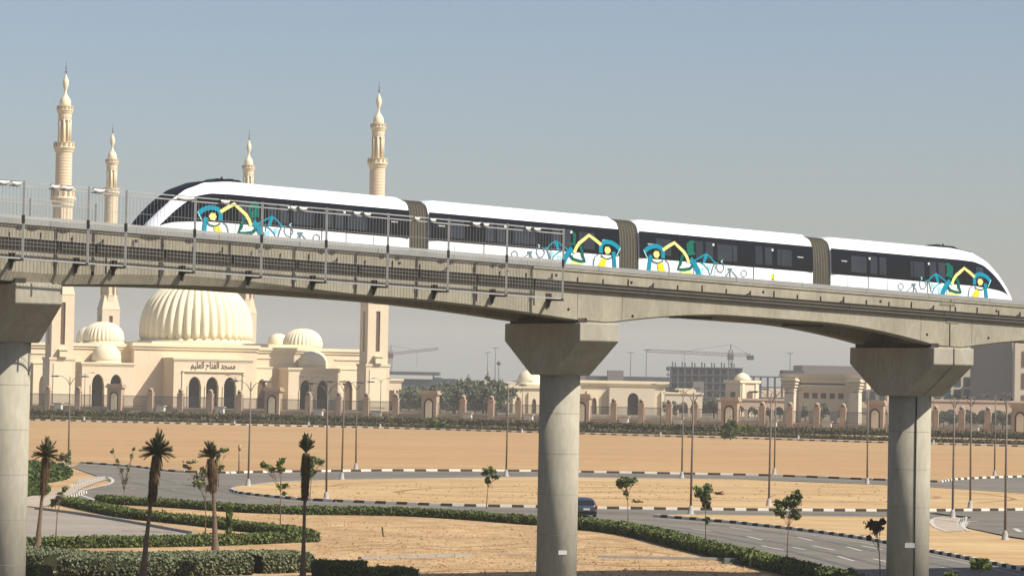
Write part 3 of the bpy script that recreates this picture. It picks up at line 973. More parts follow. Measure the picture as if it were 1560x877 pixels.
    livery(car, {0: -10.99 - NOSE_S, 1: 10.59 - .44, 2: 13.25 - 12.36, 3: TAIL_S - 34.11}[ci], {0: 1, 1: -1, 2: 1, 3: 1}[ci], body)
for a, b_ in [(-.62, .44), (11.2, 12.36), (23.03, 24.18)]:
    rows = []
    nf = 7
    for i in range(nf * 2 + 1):
        s = a + (b_ - a) * i / (nf * 2)
        k = .965 if i % 2 == 0 else .99
        prof = []
        for j in range(15):
            t = math.pi / 2 * j / 14
            prof.append((1.5 * k * math.cos(t) ** (2 / 5), Z0T + .1 + (3.02 - Z0T - .1) * (.985 if i % 2 == 0 else 1) * math.sin(t) ** (2 / 5)))
        full = prof + [(-y, z) for y, z in prof[-2::-1]]
        rows.append([V(s, NC + y, z) for y, z in full])
    q = MB()
    q.grid(rows, smooth=False)
    q.build('gangway', m_gang, train, recalc=True)

# ------------------------------------------------------------------ the mosque
MYAW = R(23.95)
MO = Vector((-128.0, 835.0, 0))
mosque = thing('mosque', 'cream stone mosque with four minarets and a big ribbed dome', 'mosque', MO, MYAW)
def arch_wall(q, u0, u1, v0, v1, z1, arches, z0=0.0, ns=10):
    """a wall from u0 to u1 (front v0, back v1) pierced by pointed-round arches (centre, width, spring, apex)"""
    us = {u0, u1}
    for c, w, sp, ap in arches:
        for i in range(ns + 1):
            us.add(round(c - w / 2 + w * i / ns, 4))
    us = sorted(us)
    def low(u):
        for c, w, sp, ap in arches:
            if c - w / 2 - 1e-3 <= u <= c + w / 2 + 1e-3:
                t = abs(u - c) / (w / 2)
                return sp + (ap - sp) * math.sqrt(max(0, 1 - t ** 1.7))
        return None
    for a, b_ in zip(us, us[1:]):
        m_ = low((a + b_) / 2)
        if m_ is None:
            q.hexa([(a, v0, z0), (b_, v0, z0), (b_, v1, z0), (a, v1, z0)], [(a, v0, z1), (b_, v0, z1), (b_, v1, z1), (a, v1, z1)])
        else:
            la, lb = low(a), low(b_)
            q.hexa([(a, v0, la), (b_, v0, lb), (b_, v1, lb), (a, v1, la)], [(a, v0, z1), (b_, v0, z1), (b_, v1, z1), (a, v1, z1)])
    return q
def cornice(parent, u0, u1, v0, v1, z, h=1.4, out=.55, m=None):
    q = MB()
    q.box((u0 - out * .5, v0 - out * .5, z), (u1 + out * .5, v1 + out * .5, z + h * .45))
    q.box((u0 - out, v0 - out, z + h * .45 + .002), (u1 + out, v1 + out, z + h))
    return q.build('cornice', m or m_cream2, parent, local=True)
def dome_prof(r, h, bulge=.06, n=16):
    pr = []
    for i in range(n + 1):
        t = math.pi / 2 * i / n
        pr.append((max(.02, r * math.cos(t) ** .82 * (1 + bulge * math.sin(2 * t))), h * math.sin(t)))
    return pr
def dome(parent, u, v, z, r, h, ribs=0, drum=1.0, name='dome', n=None):
    q = MB()
    q.lathe([(r * 1.06, z - drum), (r * 1.06, z - drum * .4), (r * 1.01, z - drum * .38), (r * 1.01, z)], (u, v, 0), 48)
    dr = q.build('drum', m_cream2, parent, local=True)
    q = MB()
    q.lathe([(a, z + b_) for a, b_ in dome_prof(r, h)], (u, v, 0), n or (ribs * 8 if ribs else 40), lobe=ribs, amp=.055 if ribs else 0)
    d_ = q.build(name, m_dome, dr, local=True)
    return dr
# main hall
hall = MB().box((-9, 2, 0), (92.5, 100, 16.3)).build('main_hall', m_cream, mosque, local=True)
cornice(hall, -9, 92.5, 2, 100, 16.3, 1.6, .7)
for u0, u1 in ((-9, 4.5), (59.5, 66), (84, 92.5), (20.8, 30)):
    MB().box((u0 + .3, 1.72, 14.6), (u1 - .3, 1.998, 15.0)).build('string_course', m_cream2, hall, local=True)
blk = MB().box((21.8, -2, 0), (58.7, 1.998, 16.6)).build('entrance_block', m_cream, mosque, local=True)
cornice(blk, 21.8, 58.7, -2, 1.4, 16.6, 1.7, .8)
MB().box((30, 8, 17.9), (80, 70, 18.9)).build('dome_platform', m_cream2, hall, local=True)
dome(mosque, 55.2, 45, 20.2, 16.6, 18.3, ribs=40, drum=1.6)
dome(mosque, 19, 20, 18.8, 5.8, 5.6, ribs=30, drum=1.2)
dome(mosque, 80.6, 20, 18.3, 5.8, 5.6, ribs=30, drum=1.2)
dome(mosque, 26, 60, 18.8, 3.9, 4.6, ribs=0, drum=1.0)
dome(mosque, 87, 60, 18.4, 3.5, 4.4, ribs=0, drum=1.0)
def portico(u0, u1, v0, v1, h, arches, label=None, frame=None):
    q = MB()
    arch_wall(q, u0, u1, v0, v0 + 1.4, h, arches)
    q.box((u0, v0 + 1.4, 0), (u0 + .8, v1, h)); q.box((u1 - .8, v0 + 1.4, 0), (u1, v1, h))
    q.box((u0 + .8, v0 + 1.4, h - .6), (u1 - .8, v1, h))
    p = q.build('portico', m_cream, mosque, local=True, label=label)
    cornice(p, u0, u1, v0, v1, h, .9, .4)
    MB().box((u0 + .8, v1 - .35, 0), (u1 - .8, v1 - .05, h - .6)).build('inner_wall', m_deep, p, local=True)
    for c, w, sp, ap in arches:
        q = MB()
        for a, b_ in ((c - w / 2 - .35, c - w / 2 - .02), (c + w / 2 + .02, c + w / 2 + .35)):
            q.box((a, v0 - .25, 0), (b_, v0 - .005, sp))
        q.build('column', m_cream2, p, local=True)
        MB().box((c - w / 2 + .25, v1 - .6, 0), (c + w / 2 - .25, v1 - .36, sp * .75)).build('door', m_door, p, local=True)
    return p
po = portico(30.5, 54, -12, -2.05, 13.4, [(36.8, 3.7, 6.4, 9.0), (42, 3.7, 6.4, 9.0), (47.3, 3.7, 6.4, 9.0)], 'central portico with three arches and a dark inscription')
q = MB(); q.box((33, -12.5, 10.35), (51.5, -12.01, 10.75)); q.box((33, -12.3, 0), (33.5, -12.01, 10.3)); q.box((51, -12.3, 0), (51.5, -12.01, 10.3))
q.build('frame_moulding', m_cream2, po, local=True)
txt = bpy.data.curves.new('inscription', 'FONT')
words = ['\ufee3\ufeb4\ufea0\ufeaa', '\ufe8d\ufedf\ufed4\ufe98\ufe8e\ufea1', '\ufe8d\ufedf\ufecc\ufee0\ufef4\ufee2']
txt.body = ' '.join(words)[::-1]
txt.size = 2.3; txt.extrude = .06; txt.align_x = 'CENTER'
to = bpy.data.objects.new('t', txt); col.objects.link(to)
bpy.context.view_layer.update()
me = bpy.data.meshes.new_from_object(to.evaluated_get(bpy.context.evaluated_depsgraph_get()))
bpy.data.objects.remove(to)
if len(me.vertices):
    xs = [v.co.x for v in me.vertices]
    k = 13.2 / max(.1, max(xs) - min(xs))
    me.transform(Matrix(((k, 0, 0, 42.2), (0, 0, -1, -12.07), (0, 1.15, 0, 11.35), (0, 0, 0, 1))))
    put('inscription', me, m_door, po, label='dark Arabic lettering over the three arches')
pl = portico(5.2, 20.3, -7, 1.95, 11.6, [(9.9, 3.6, 6.2, 9.2), (15.2, 3.6, 6.2, 9.2)], 'two-arched portico on the left of the mosque')
pr = portico(66.7, 82.6, -7, 1.95, 11.2, [(72.1, 3.6, 5.6, 8.6), (77.3, 3.6, 5.6, 8.6)], 'two-arched portico on the right of the mosque')
dome(mosque, 14.0, -.8, 13.0, 4.1, 4.7, drum=1.0)
dome(mosque, 76.4, -.8, 12.6, 4.3, 4.6, drum=1.0)
# framed wall niches
for u in (28.2, 61.5, 88.4, -3.5):
    q = MB()
    arch_wall(q, u - 3.1, u + 3.1, 1.2, 1.99, 11.8, [(u, 2.7, 6.2, 8.6)])
    nf_ = q.build('niche_frame', m_cream2, hall, local=True)
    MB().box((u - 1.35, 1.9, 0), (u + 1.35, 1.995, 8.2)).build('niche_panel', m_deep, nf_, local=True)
    MB().box((u - 3.4, 1.0, 11.81), (u + 3.4, 1.99, 12.2)).build('niche_cornice', m_cream2, nf_, local=True)
# wings to the right of the right front minaret
wing = MB().box((99.8, 3, 0), (106, 20, 8.4)).build('side_wing', m_cream, mosque, local=True)
cornice(wing, 99.8, 106, 3, 20, 8.4, 1.0, .5)
MB().box((101.2, 2.7, 0), (103.6, 2.998, 6.0)).build('wing_door', m_deep, wing, local=True)

def minaret(u, v):
    root = bpy.data.objects.new('minaret', None)
    col.objects.link(root); root.parent = mosque; root.location = (u, v, 0)
    q = MB()
    q.box((-3.7, -3.7, 0), (3.7, 3.7, 13.2))
    q.box((-3.9, -3.9, 13.202), (3.9, 3.9, 13.9))
    q.build('plinth', m_cream, root, local=True)
    q = MB()
    for s_ in (-1, 1):
        q.box((-2.7, s_ * 3.7 if s_ < 0 else 3.705, 1.5), (2.7, s_ * 3.95 if s_ < 0 else 3.95, 12.4)) if False else None
    q.box((-2.6, -3.9, 1.2), (2.6, -3.702, 12.2)); q.box((-3.9, -2.6, 1.2), (-3.702, 2.6, 12.2))
    q.build('plinth_panel', m_cream2, root, local=True)
    q = MB()
    q.box((-2.8, -2.8, 13.9), (2.8, 2.8, 31.5))
    for k in range(4):
        a = math.pi / 2 * k
        c, s_ = round(math.cos(a)), round(math.sin(a))
        def rb(x0, x1, y0, y1, z0, z1):
            pts = [(x0, y0), (x1, y0), (x1, y1), (x0, y1)]
            rp = [(x * c - y * s_, x * s_ + y * c) for x, y in pts]
            q.hexa([(*p, z0) for p in rp], [(*p, z1) for p in rp])
        rb(-3.2, -.65, -3.2, -2.8, 13.9, 31.5); rb(.65, 2.8, -3.2, -2.8, 13.9, 31.5)
        rb(-.65, .65, -3.2, -2.8, 13.9, 17.5); rb(-.65, .65, -3.2, -2.8, 29.3, 31.5)
    q.build('square_shaft', m_cream, root, local=True)
    q = MB()
    q.box((-.62, -2.84, 17.52), (.62, -2.804, 29.28)); q.box((-2.84, -.62, 17.52), (-2.804, .62, 29.28))
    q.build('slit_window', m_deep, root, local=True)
    q = MB()
    q.box((-1.1, -4.6, 14.0), (1.1, -3.21, 15.9)); q.box((-1.4, -4.9, 15.901), (1.4, -3.21, 16.2)); q.box((-1.0, -4.3, 13.91), (1.0, -3.21, 13.99))
    q.build('window_balcony', m_cream2, root, local=True)
    q = MB()
    q.hexa([(-3.3, -3.3, 31.5), (3.3, -3.3, 31.5), (3.3, 3.3, 31.5), (-3.3, 3.3, 31.5)], [(-2.2, -2.2, 36.5), (2.2, -2.2, 36.5), (2.2, 2.2, 36.5), (-2.2, 2.2, 36.5)])
    q.lathe([(3.0, 31.6), (2.9, 36.0), (3.05, 36.6), (2.6, 36.7), (2.5, 52.0), (2.75, 52.2), (2.75, 56.0)], (0, 0, 0), 8, smooth=False, rot=math.pi / 8)
    for k in range(8):
        a = 2 * math.pi * k / 8 + math.pi / 8
        q.tube([(2.7 * math.cos(a), 2.7 * math.sin(a), 36.8), (2.7 * math.cos(a), 2.7 * math.sin(a), 51.9)], .35, 6)
    q.build('octagon_shaft', m_cream, root, local=True)
    def balcony(z0, z1, r0, r1, nm='balcony'):
        q = MB()
        h = z1 - z0
        q.lathe([(r0, z0), (r0 + (r1 - r0) * .4, z0 + h * .12), (r0 + (r1 - r0) * .5, z0 + h * .22), (r1, z0 + h * .42), (r1 * 1.03, z0 + h * .45), (r1 * 1.03, z0 + h * .52), (r1 * .97, z0 + h * .54), (r1 * .97, z1 - .15), (r1 * 1.02, z1 - .14), (r1 * 1.02, z1)], (0, 0, 0), 20, smooth=False)
        o = q.build(nm, m_cream2, root, local=True)
        q = MB()
        for k in range(14):
            a = 2 * math.pi * k / 14
            q.bar((r1 * math.cos(a), r1 * math.sin(a), z0 + h * .58), (r1 * math.cos(a), r1 * math.sin(a), z1 - .2), .5, .12) if False else None
            c_, s_ = math.cos(a), math.sin(a)
            rr = r1 * .985
            q.bar((rr * c_ - .28 * s_, rr * s_ + .28 * c_, z0 + h * .74), (rr * c_ + .28 * s_, rr * s_ - .28 * c_, z0 + h * .74), .06, h * .3)
        q.build('balustrade_panel', m_fstone, o, local=True, kind='stuff')
    balcony(56.0, 61.4, 2.6, 3.5)
    q = MB()
    pr_ = []
    z = 61.4
    while z < 71.8:
        pr_ += [(2.32, z), (2.32, z + .62), (2.22, z + .66), (2.22, z + .8), (2.32, z + .84)]
        z += .86
    q.lathe(pr_, (0, 0, 0), 24, smooth=False)
    q.build('ringed_shaft', m_cream, root, local=True)
    balcony(71.4, 74.4, 2.3, 3.0)
    q = MB()
    q.lathe([(1.25, 74), (1.25, 80.5), (1.75, 80.6), (1.9, 81.6), (1.9, 82.6)], (0, 0, 0), 16, smooth=False)
    q.build('lantern_core', m_cream, root, local=True)
    for k in range(8):
        a = 2 * math.pi * (k + .5) / 8
        q = MB()
        q.tube([(1.62 * math.cos(a), 1.62 * math.sin(a), 74.2), (1.62 * math.cos(a), 1.62 * math.sin(a), 80.8)], [.26, .26], 8)
        q.build('colonnette', m_cream2, root, local=True)
    balcony(82.4, 84.6, 1.9, 2.35)
    q = MB()
    q.lathe([(1.5, 84.4), (1.62, 85.2), (1.5, 86.2), (1.05, 87.1), (.6, 87.6), (.35, 88.3), (.3, 89.0), (.5, 89.6), (.85, 90.8), (.8, 91.8), (.45, 92.7), (.22, 93.2), (.15, 93.6)], (0, 0, 0), 20)
    q.build('bulb_cap', m_dome, root, local=True)
    q = MB()
    q.lathe([(.1, 93.5), (.1, 94.0), (.32, 94.3), (.1, 94.6), (.1, 95.1), (.24, 95.35), (.08, 95.6), (.06, 97.2)], (0, 0, 0), 10)
    q.build('finial', m_brass, root, local=True)
    return root
mi = minaret(-5.0, -20)
mi.scale = (.98, .98, .98)
for u, v in ((87.9, -20), (71.1, 194.9), (120.7, 191.5)):
    o = copy_tree(mi, mosque)
    o.location = (u, v, 0)
    o.scale = (1, 1, 1) if v > 0 else (.98, .98, .98)

# ------------------------------------------------------------------ the boundary wall of the mosque grounds
fence = thing('boundary_fence', 'long stone-pillared fence with arched niches in front of the mosque grounds', 'fence', g(780, 640))
def fbase(x):
    return g(x, 625.5 + (x - 176) * .0250)
NICHES = [-64, 176, 416, 655, 887, 1112, 1334, 1555]
PILL = [119, 73, 20, 229, 275, 320, 365, 470, 516, 558, 603, 705, 748, 790, 835, 935, 977, 1019, 1059, 1161, 1203, 1244, 1284, 1384, 1425, 1465, 1505, 1600]
dirf = (fbase(1555) - fbase(176)).normalized()
nf = Vector((dirf.y, -dirf.x, 0))
def flocal(P, a, n_, z): return P + dirf * a + nf * n_ + Vector((0, 0, z))
def fbox(q, P, a0, a1, n0, n1, z0, z1):
    q.hexa([flocal(P, a0, n0, z0), flocal(P, a1, n0, z0), flocal(P, a1, n1, z0), flocal(P, a0, n1, z0)], [flocal(P, a0, n0, z1), flocal(P, a1, n0, z1), flocal(P, a1, n1, z1), flocal(P, a0, n1, z1)])
for x in PILL:
    P = fbase(x)
    q = MB()
    fbox(q, P, -.75, .75, -.6, .6, 0, 4.6); fbox(q, P, -.85, .85, -.7, .7, 4.602, 4.85)
    pi_ = q.build('pillar', m_fstone, fence, recalc=True)
    q = MB()
    fbox(q, P, -.55, .55, -.4, .4, 4.852, 5.5)
    q.tube([flocal(P, 0, -.4, 5.5), flocal(P, 0, .4, 5.5)], .55, 12)
    q.build('pillar_cap', m_fstone, pi_, recalc=True)
    q = MB()
    q.tube([flocal(P, 0, .38, 5.45), flocal(P, 0, .43, 5.45)], .26, 10)
    q.build('medallion', m_door, pi_, recalc=True)
for x in NICHES:
    P = fbase(x)
    q = MB()
    fbox(q, P, -2.0, 2.0, -1, 1, 0, 5.9); 
    ni = q.build('niche_block', m_fstone, fence, recalc=True)
    q = MB(); fbox(q, P, -2.45, 2.45, -1.3, 1.3, 5.902, 6.4); fbox(q, P, -2.2, 2.2, -1.1, 1.1, 6.402, 6.9)
    q.build('niche_cornice', m_fstone, ni, recalc=True)
    q = MB()
    for rr, off in ((1.25, 1.06),):
        pts = [(-rr, .2)] + [(rr * math.cos(t), 3.6 + rr * 1.15 * math.sin(t)) for t in np.linspace(math.pi, 0, 11)] + [(rr, .2)]
        q.add([flocal(P, a, off, z) for a, z in pts] + [flocal(P, a, 1.001, z) for a, z in pts], [tuple(range(len(pts)))[::-1]] + [(i, (i + 1) % len(pts), len(pts) + (i + 1) % len(pts), len(pts) + i) for i in range(len(pts))])
    q.build('niche_surround', m_door, ni, recalc=True)
    q = MB()
    rr = .85
    pts = [(-rr, .3)] + [(rr * math.cos(t), 3.6 + rr * 1.15 * math.sin(t)) for t in np.linspace(math.pi, 0, 11)] + [(rr, .3)]
    q.add([flocal(P, a, 1.12, z) for a, z in pts] + [flocal(P, a, 1.061, z) for a, z in pts], [tuple(range(len(pts)))[::-1]] + [(i, (i + 1) % len(pts), len(pts) + (i + 1) % len(pts), len(pts) + i) for i in range(len(pts))])
    q.build('niche_panel', m_cream2, ni, recalc=True)
allx = sorted(PILL + NICHES)
for a, b_ in zip(allx, allx[1:]):
    P, Q = fbase(a), fbase(b_)
    L = (Q - P).length
    q = MB(); fbox(q, P, .9, L - .9, -.3, .3, 0, .9); fbox(q, P, .9, L - .9, -.36, .36, .902, 1.05)
    q.build('low_wall', m_fstone, fence, recalc=True)
    q = MB()
    k = int(L / .27)
    for i in range(3, k - 2):
        c = L * i / k
        fbox(q, P, c - .042, c + .042, -.042, .042, 1.052, 4.1)
    fbox(q, P, .76, L - .76, -.05, .05, 3.8, 3.9); fbox(q, P, .76, L - .76, -.05, .05, 1.3, 1.4)
    q.build('railing', m_fbar, fence, kind='stuff')
labs = {95: 'leftmost white cabinet before the fence, right of the left pier', 251: 'white cabinet before the fence, left of the central portico arches', 341: 'white cabinet before the fence, below the inscription',
        491: 'white cabinet before the fence, below the two-arched right portico', 579: 'white cabinet before the fence, below the right front minaret', 717: 'white cabinet before the fence, in front of the tree belt',
        810: 'white cabinet before the fence, just left of the middle pier', 955: 'white cabinet before the fence, in front of the arcade hall', 1037: 'white cabinet before the fence, right of the arcade hall',
        1180: 'white cabinet before the fence, left of the monumental gate', 1263: 'white cabinet before the fence, inside the monumental gate', 1487: 'white cabinet before the fence, right of the split pier'}
for x, lb in labs.items():
    P = fbase(x) + nf * 2.2
    c = thing('floodlight_cabinet', lb, 'cabinet', P, group='white cabinets along the fence')
    q = MB(); fbox(q, P, -1.05, 1.05, -.5, .5, 0, 1.5); q.build('housing', m_cover, c, recalc=True)
    q = MB(); fbox(q, P, -1.35, 1.35, -.75, .75, 1.502, 1.75); q.build('lid', m_fstone, c, recalc=True)

# ------------------------------------------------------------------ hedges
m_farh = mat('far_hedge_leaf', lin(92, 90, 60), .9, rgb2=lin(122, 116, 78), scale=.5)
def hedge(px, w, h, label, leaf=.14, dens=70, m=None, name='hedge', jag=.08, group=None):
    pts = smooth_path([g(x, y) for x, y in px], .8)
    root = thing(name, label, 'hedge', (pts[0].x, pts[0].y, 0), group=group)
    rows, C, core = [], [], []
    for i, p in enumerate(pts):
        d = pts[min(i + 1, len(pts) - 1)] - pts[max(i - 1, 0)]
        d.z = 0; d.normalize()
        nn = Vector((-d.y, d.x, 0))
        hw, hh = w / 2 * (1 + rng.uniform(-jag, jag)), h * (1 + rng.uniform(-jag, jag))
        e = .9
        prof = [(-hw * e, 0), (-hw, h * .4), (-hw * .92, hh * .9), (-hw * .6, hh), (hw * .6, hh), (hw * .92, hh * .9), (hw, h * .4), (hw * e, 0)]
        rows.append([p + nn * a + Vector((0, 0, z)) for a, z in prof])
        core.append([p + nn * a * (1 - leaf * .9 / w) + Vector((0, 0, z * (1 - leaf * .55 / h))) for a, z in prof])
    q = MB(); q.grid(core, smooth=False)
    for r_ in (core[0], core[-1]): q.add(r_, [tuple(range(8))])
    q.build('twig_core', m_core, root, recalc=True)
    per = w + 2 * h
    n = int(len(pts) * .8 * per * dens)
    idx = nrg.integers(0, len(rows) - 1, n); t = nrg.random(n)
    j = nrg.integers(0, 7, n); t2 = nrg.random(n)
    # spread by length of each profile side
    ln = np.array([h * .4, h * .5, w * .2, w * .6, w * .2, h * .5, h * .4]); ln /= ln.sum()
    j = nrg.choice(7, n, p=ln)
    A = np.array([[tuple(v) for v in r_] for r_ in rows])
    Pq = (A[idx, j] * (1 - t)[:, None] + A[idx + 1, j] * t[:, None]) * (1 - t2)[:, None] + (A[idx, j + 1] * (1 - t)[:, None] + A[idx + 1, j + 1] * t[:, None]) * t2[:, None]
    Pq += nrg.normal(size=Pq.shape) * leaf * .45
    Pq[:, 2] = np.maximum(Pq[:, 2], .02)
    loc = np.array(root.location)
    Vv, Q = leaf_quads(Pq - loc, leaf)
    put('foliage', np_mesh('foliage', Vv, Q), m or m_leaf, root)
    return root
hedge([(606, 622), (660, 622.5), (720, 624), (776, 625)], 5, 2.6, 'band of rough bushes at the foot of the tree belt', .5, 8, m_farl, name='bushes', jag=.3)
hedge([(1040, 629), (1110, 630), (1200, 632)], 5, 2.2, 'band of rough bushes behind the fence right of the arcade hall', .5, 8, m_farl, name='bushes', jag=.3)
off = lambda P, dy: [(x, y + dy) for x, y in P]
hedge([(-20, 636), (48, 637.5), (292, 643), (565, 649), (811, 656), (1000, 661), (1156, 665), (1342, 671), (1600, 678)], 2.2, .55, 'low front row of hedge right behind the far striped kerb', .3, 22, m_farh)
hedge([(-20, 630.5), (176, 635), (416, 640.5), (655, 646), (887, 652), (1112, 658), (1334, 663), (1600, 670)], 2.2, 1.15, 'long dark hedge under the stone-pillared fence', .32, 22, m_farh)
hedge([(152, 766), (280, 773.5), (356, 779), (456, 783), (600, 785), (700, 790), (811, 798.5), (836, 800.5)], 1.2, .54, 'long dark green hedge along the road left of the middle pier', .13, 130)
hedge([(862, 804), (875, 805.5), (929, 810), (980, 818.5), (1045, 835), (1110, 851), (1159, 863), (1233, 881), (1330, 906)], 1.3, .72, 'curving dark green hedge along the road right of the middle pier', .13, 130)
hedge([(100, 768), (150, 779), (205, 789), (320, 801.5), (368, 808), (421, 813), (471, 821)], 1.2, .56, 'slanting green hedge beside the grey kerb of the parking strip', .13, 130)
hedge([(20, 836), (44, 835), (180, 833), (320, 830.5), (479, 824)], 1.2, .58, 'straight green hedge on the near side of the parking strip', .13, 130)
hedge([(10, 861), (60, 864), (118, 869)], 4.2, .95, 'grey-green clipped hedge block next to the left pier', .1, 190, m_leaf2, jag=.04)
hedge([(104, 874), (160, 875), (240, 873), (372, 871)], 5.0, 1.0, 'wide grey-green clipped hedge block around the dark palm', .1, 190, m_leaf2, jag=.04)
hedge([(374, 870), (415, 869), (455, 868)], 4.0, 1.0, 'short grey-green clipped hedge block left of the slim palm', .1, 190, m_leaf2, jag=.04)
hedge([(484, 879), (520, 879), (556, 880)], 3.0, .8, 'bright green low box hedge right of the slim palm', .12, 130, m_grass, jag=.05)
hedge([(20, 894), (50, 894), (78, 895)], 3.0, 1.0, 'bright green low box hedge in the lower left corner', .12, 130, m_grass, jag=.05)
hedge([(560, 890), (600, 890), (650, 892)], 2.2, .8, 'dark shaded hedge at the bottom edge left of the middle pier', .12, 130, m_leaf, jag=.05)
def cover_patch(px, label, h=.45, n=9000, name='ground_cover'):
    pts = [g(x, y) for x, y in px]
    xs, ys = [p.x for p in pts], [p.y for p in pts]
    P2 = np.column_stack([nrg.uniform(min(xs), max(xs), n * 2), nrg.uniform(min(ys), max(ys), n * 2)])
    inside = np.zeros(len(P2), bool)
    for i in range(len(pts)):
        a, b_ = pts[i], pts[i - 1]
        cnd = ((a.y > P2[:, 1]) != (b_.y > P2[:, 1])) & (P2[:, 0] < (b_.x - a.x) * (P2[:, 1] - a.y) / (b_.y - a.y + 1e-12) + a.x)
        inside ^= cnd
    P2 = P2[inside][:n]
    hh = h * (.6 + .4 * np.sin(P2[:, 0] * 1.7) * np.sin(P2[:, 1] * .6))
    C = np.column_stack([P2, nrg.uniform(.05, 1, len(P2)) * hh])
    Vv, Q = leaf_quads(C, .28)
    me = np_mesh(name, Vv, Q)
    return put(name, me, m_grass, None, label, None, None, 'stuff')
cover_patch([(20, 711), (60, 709), (95, 713), (110, 724), (100, 731), (60, 738), (20, 740)], 'green ground cover on the bank beside the left pier', .8, 14000)
cover_patch([(20, 744), (60, 741), (76, 746), (70, 755), (20, 757)], 'smaller patch of ground cover below the green bank', .5, 6000)

# ------------------------------------------------------------------ young trees
def ppm(P): return F / P.y
def sapling(bx, by, blobs, label, n=420, leaf=.15, m=None, trunk=.035, twig=False, name='sapling', cat='tree', group=None):
    B = g(bx, by)
    k = ppm(B)
    root = thing(name, label, cat, B, group=group)
    loc = lambda x, y: Vector(((x - bx) / k, rng.uniform(-.25, .25), (by - y) / k))
    top = loc(blobs[0][0], blobs[0][1])
    low = min((b_ for b_ in blobs), key=lambda t: -t[1])
    fork = Vector((top.x * .35, 0, top.z * .55))
    q = MB()
    q.tube([(0, 0, -.05), (top.x * .12, 0, top.z * .28), fork, top * .97], [trunk * 1.3, trunk, trunk * .8, trunk * .3], 7)
    tr = q.build('trunk', m_bark, root, local=True)
    C = []
    q = MB()
    for x, y, rx, ry in blobs:
        c = loc(x, y)
        s_ = fork if c.z > fork.z + .1 else Vector((fork.x * c.z / max(.1, fork.z), 0, max(.1, c.z - .25)))
        mid = s_.lerp(c, .5) + Vector((rng.uniform(-.06, .06), rng.uniform(-.06, .06), .04))
        q.tube([s_, mid, c], [trunk * .5, trunk * .35, trunk * .15], 5)
        for _ in range(5):
            e = c + Vector((rng.uniform(-1, 1) * rx / k, rng.uniform(-1, 1) * rx / k, rng.uniform(-1, 1) * ry / k))
            q.tube([mid, e], [trunk * .22, trunk * .08], 4, cap=False)
        C.append(blob_pts(int(n * (rx * ry) ** .6 / 14), c, (rx / k, rx / k * .9, ry / k)))
    q.build('limb', m_bark, tr, local=True)
    Vv, Q = leaf_quads(np.concatenate(C), leaf)
    put('crown', np_mesh('crown', Vv, Q), m or m_sap, root)
    return root
m_pale = mat('pale_leaf', lin(120, 124, 84), .85, rgb2=lin(156, 152, 112), scale=2.2)
m_yleaf = mat('yellow_green_leaf', lin(86, 106, 44), .85, rgb2=lin(128, 140, 66), scale=2.2)
m_dleaf = mat('dark_red_leaf', lin(52, 48, 38), .85, rgb2=lin(84, 74, 54), scale=2.2)
sapling(741, 775, [(746, 716, 9, 6), (738, 721, 6, 4), (754, 726, 6, 3), (741, 732, 4, 4)], 'thin sapling just left of the middle pier')
sapling(957, 801, [(953, 733, 11, 7), (944, 737, 5, 6), (963, 731, 5, 4), (952, 751, 4, 4)], 'sapling with a small split crown right of the dark car')
sapling(1075, 826, [(1072, 746, 11, 8), (1076, 758, 7, 6), (1076, 771, 4, 5), (1078, 791, 4, 5)], 'sapling with a round crown in front of the striped wedge kerb')
sapling(1199, 852, [(1203, 762, 12, 8), (1190, 768, 8, 5), (1186, 780, 8, 5), (1212, 784, 8, 5), (1213, 754, 6, 5)], 'largest sapling with a spreading crown, left of the split pier')
sapling(1341, 882, [(1334, 803, 10, 7), (1343, 797, 6, 5), (1325, 795, 4, 4), (1323, 818, 3, 3)], 'dark-leaved sapling half hidden by the split pier', m=m_dleaf)
sapling(1492, 893, [(1493, 856, 11, 5), (1486, 863, 8, 5), (1500, 862, 8, 5)], 'sapling at the lower right with a mushroom-shaped crown', m=m_yleaf)
sapling(1447, 897, [(1447, 876, 9, 5), (1441, 880, 5, 3)], 'small sapling top peeping in at the bottom right edge', m=m_yleaf)
sapling(1287, 884, [(1292, 872, 12, 5), (1280, 874, 7, 4)], 'leafy bush at the end of the curving hedge', m=m_yleaf)
sapling(108, 715, [(106, 690, 5, 4), (94, 693, 5, 5), (104, 702, 5, 5), (91, 700, 4, 3)], 'sapling on the edge of the green bank')
sapling(85, 820, [(89, 756, 9, 7), (96, 744, 6, 4), (82, 764, 6, 5)], 'pale sparse sapling in front of the parking strip', n=160, m=m_pale)
sapling(188, 768, [(190, 730, 4, 9), (184, 715, 3, 6), (178, 700, 3, 6), (168, 686, 3, 4), (194, 712, 3, 6), (198, 696, 3, 6), (202, 684, 3, 3)], 'bare-branched sapling with a V of thin twigs', n=110, m=m_pale)
sapling(313, 814, [(310, 722, 8, 8), (290, 705, 10, 3), (283, 713, 6, 3), (298, 735, 10, 8), (312, 740, 8, 8)], 'pale spreading sapling just left of the leaning palm', n=150, m=m_pale)
sapling(333, 742, [(334, 688, 5, 4), (345, 685, 7, 3), (335, 713, 4, 5), (330, 700, 4, 4)], 'small sapling showing behind the leaning palm', m=m_yleaf, n=260)
sapling(427, 806, [(425, 703, 8, 5), (403, 709, 9, 5), (397, 706, 4, 4), (424, 715, 6, 4), (428, 741, 7, 5), (432, 753, 4, 4), (412, 717, 5, 3)], 'yellow-green sapling between the two palms', n=220, m=m_yleaf)
sapling(472, 760, [(478, 700, 9, 5), (487, 704, 5, 4), (470, 711, 6, 6), (473, 722, 5, 4)], 'leafy sapling right behind the slim palm', n=480)
sapling(349, 818, [(349, 770, 5, 6), (349, 780, 4, 8), (349, 792, 4, 8), (349, 803, 4, 7)], 'narrow upright shrub standing in the slanting hedge', n=900, leaf=.12, m=m_leaf, name='columnar_shrub', cat='shrub')
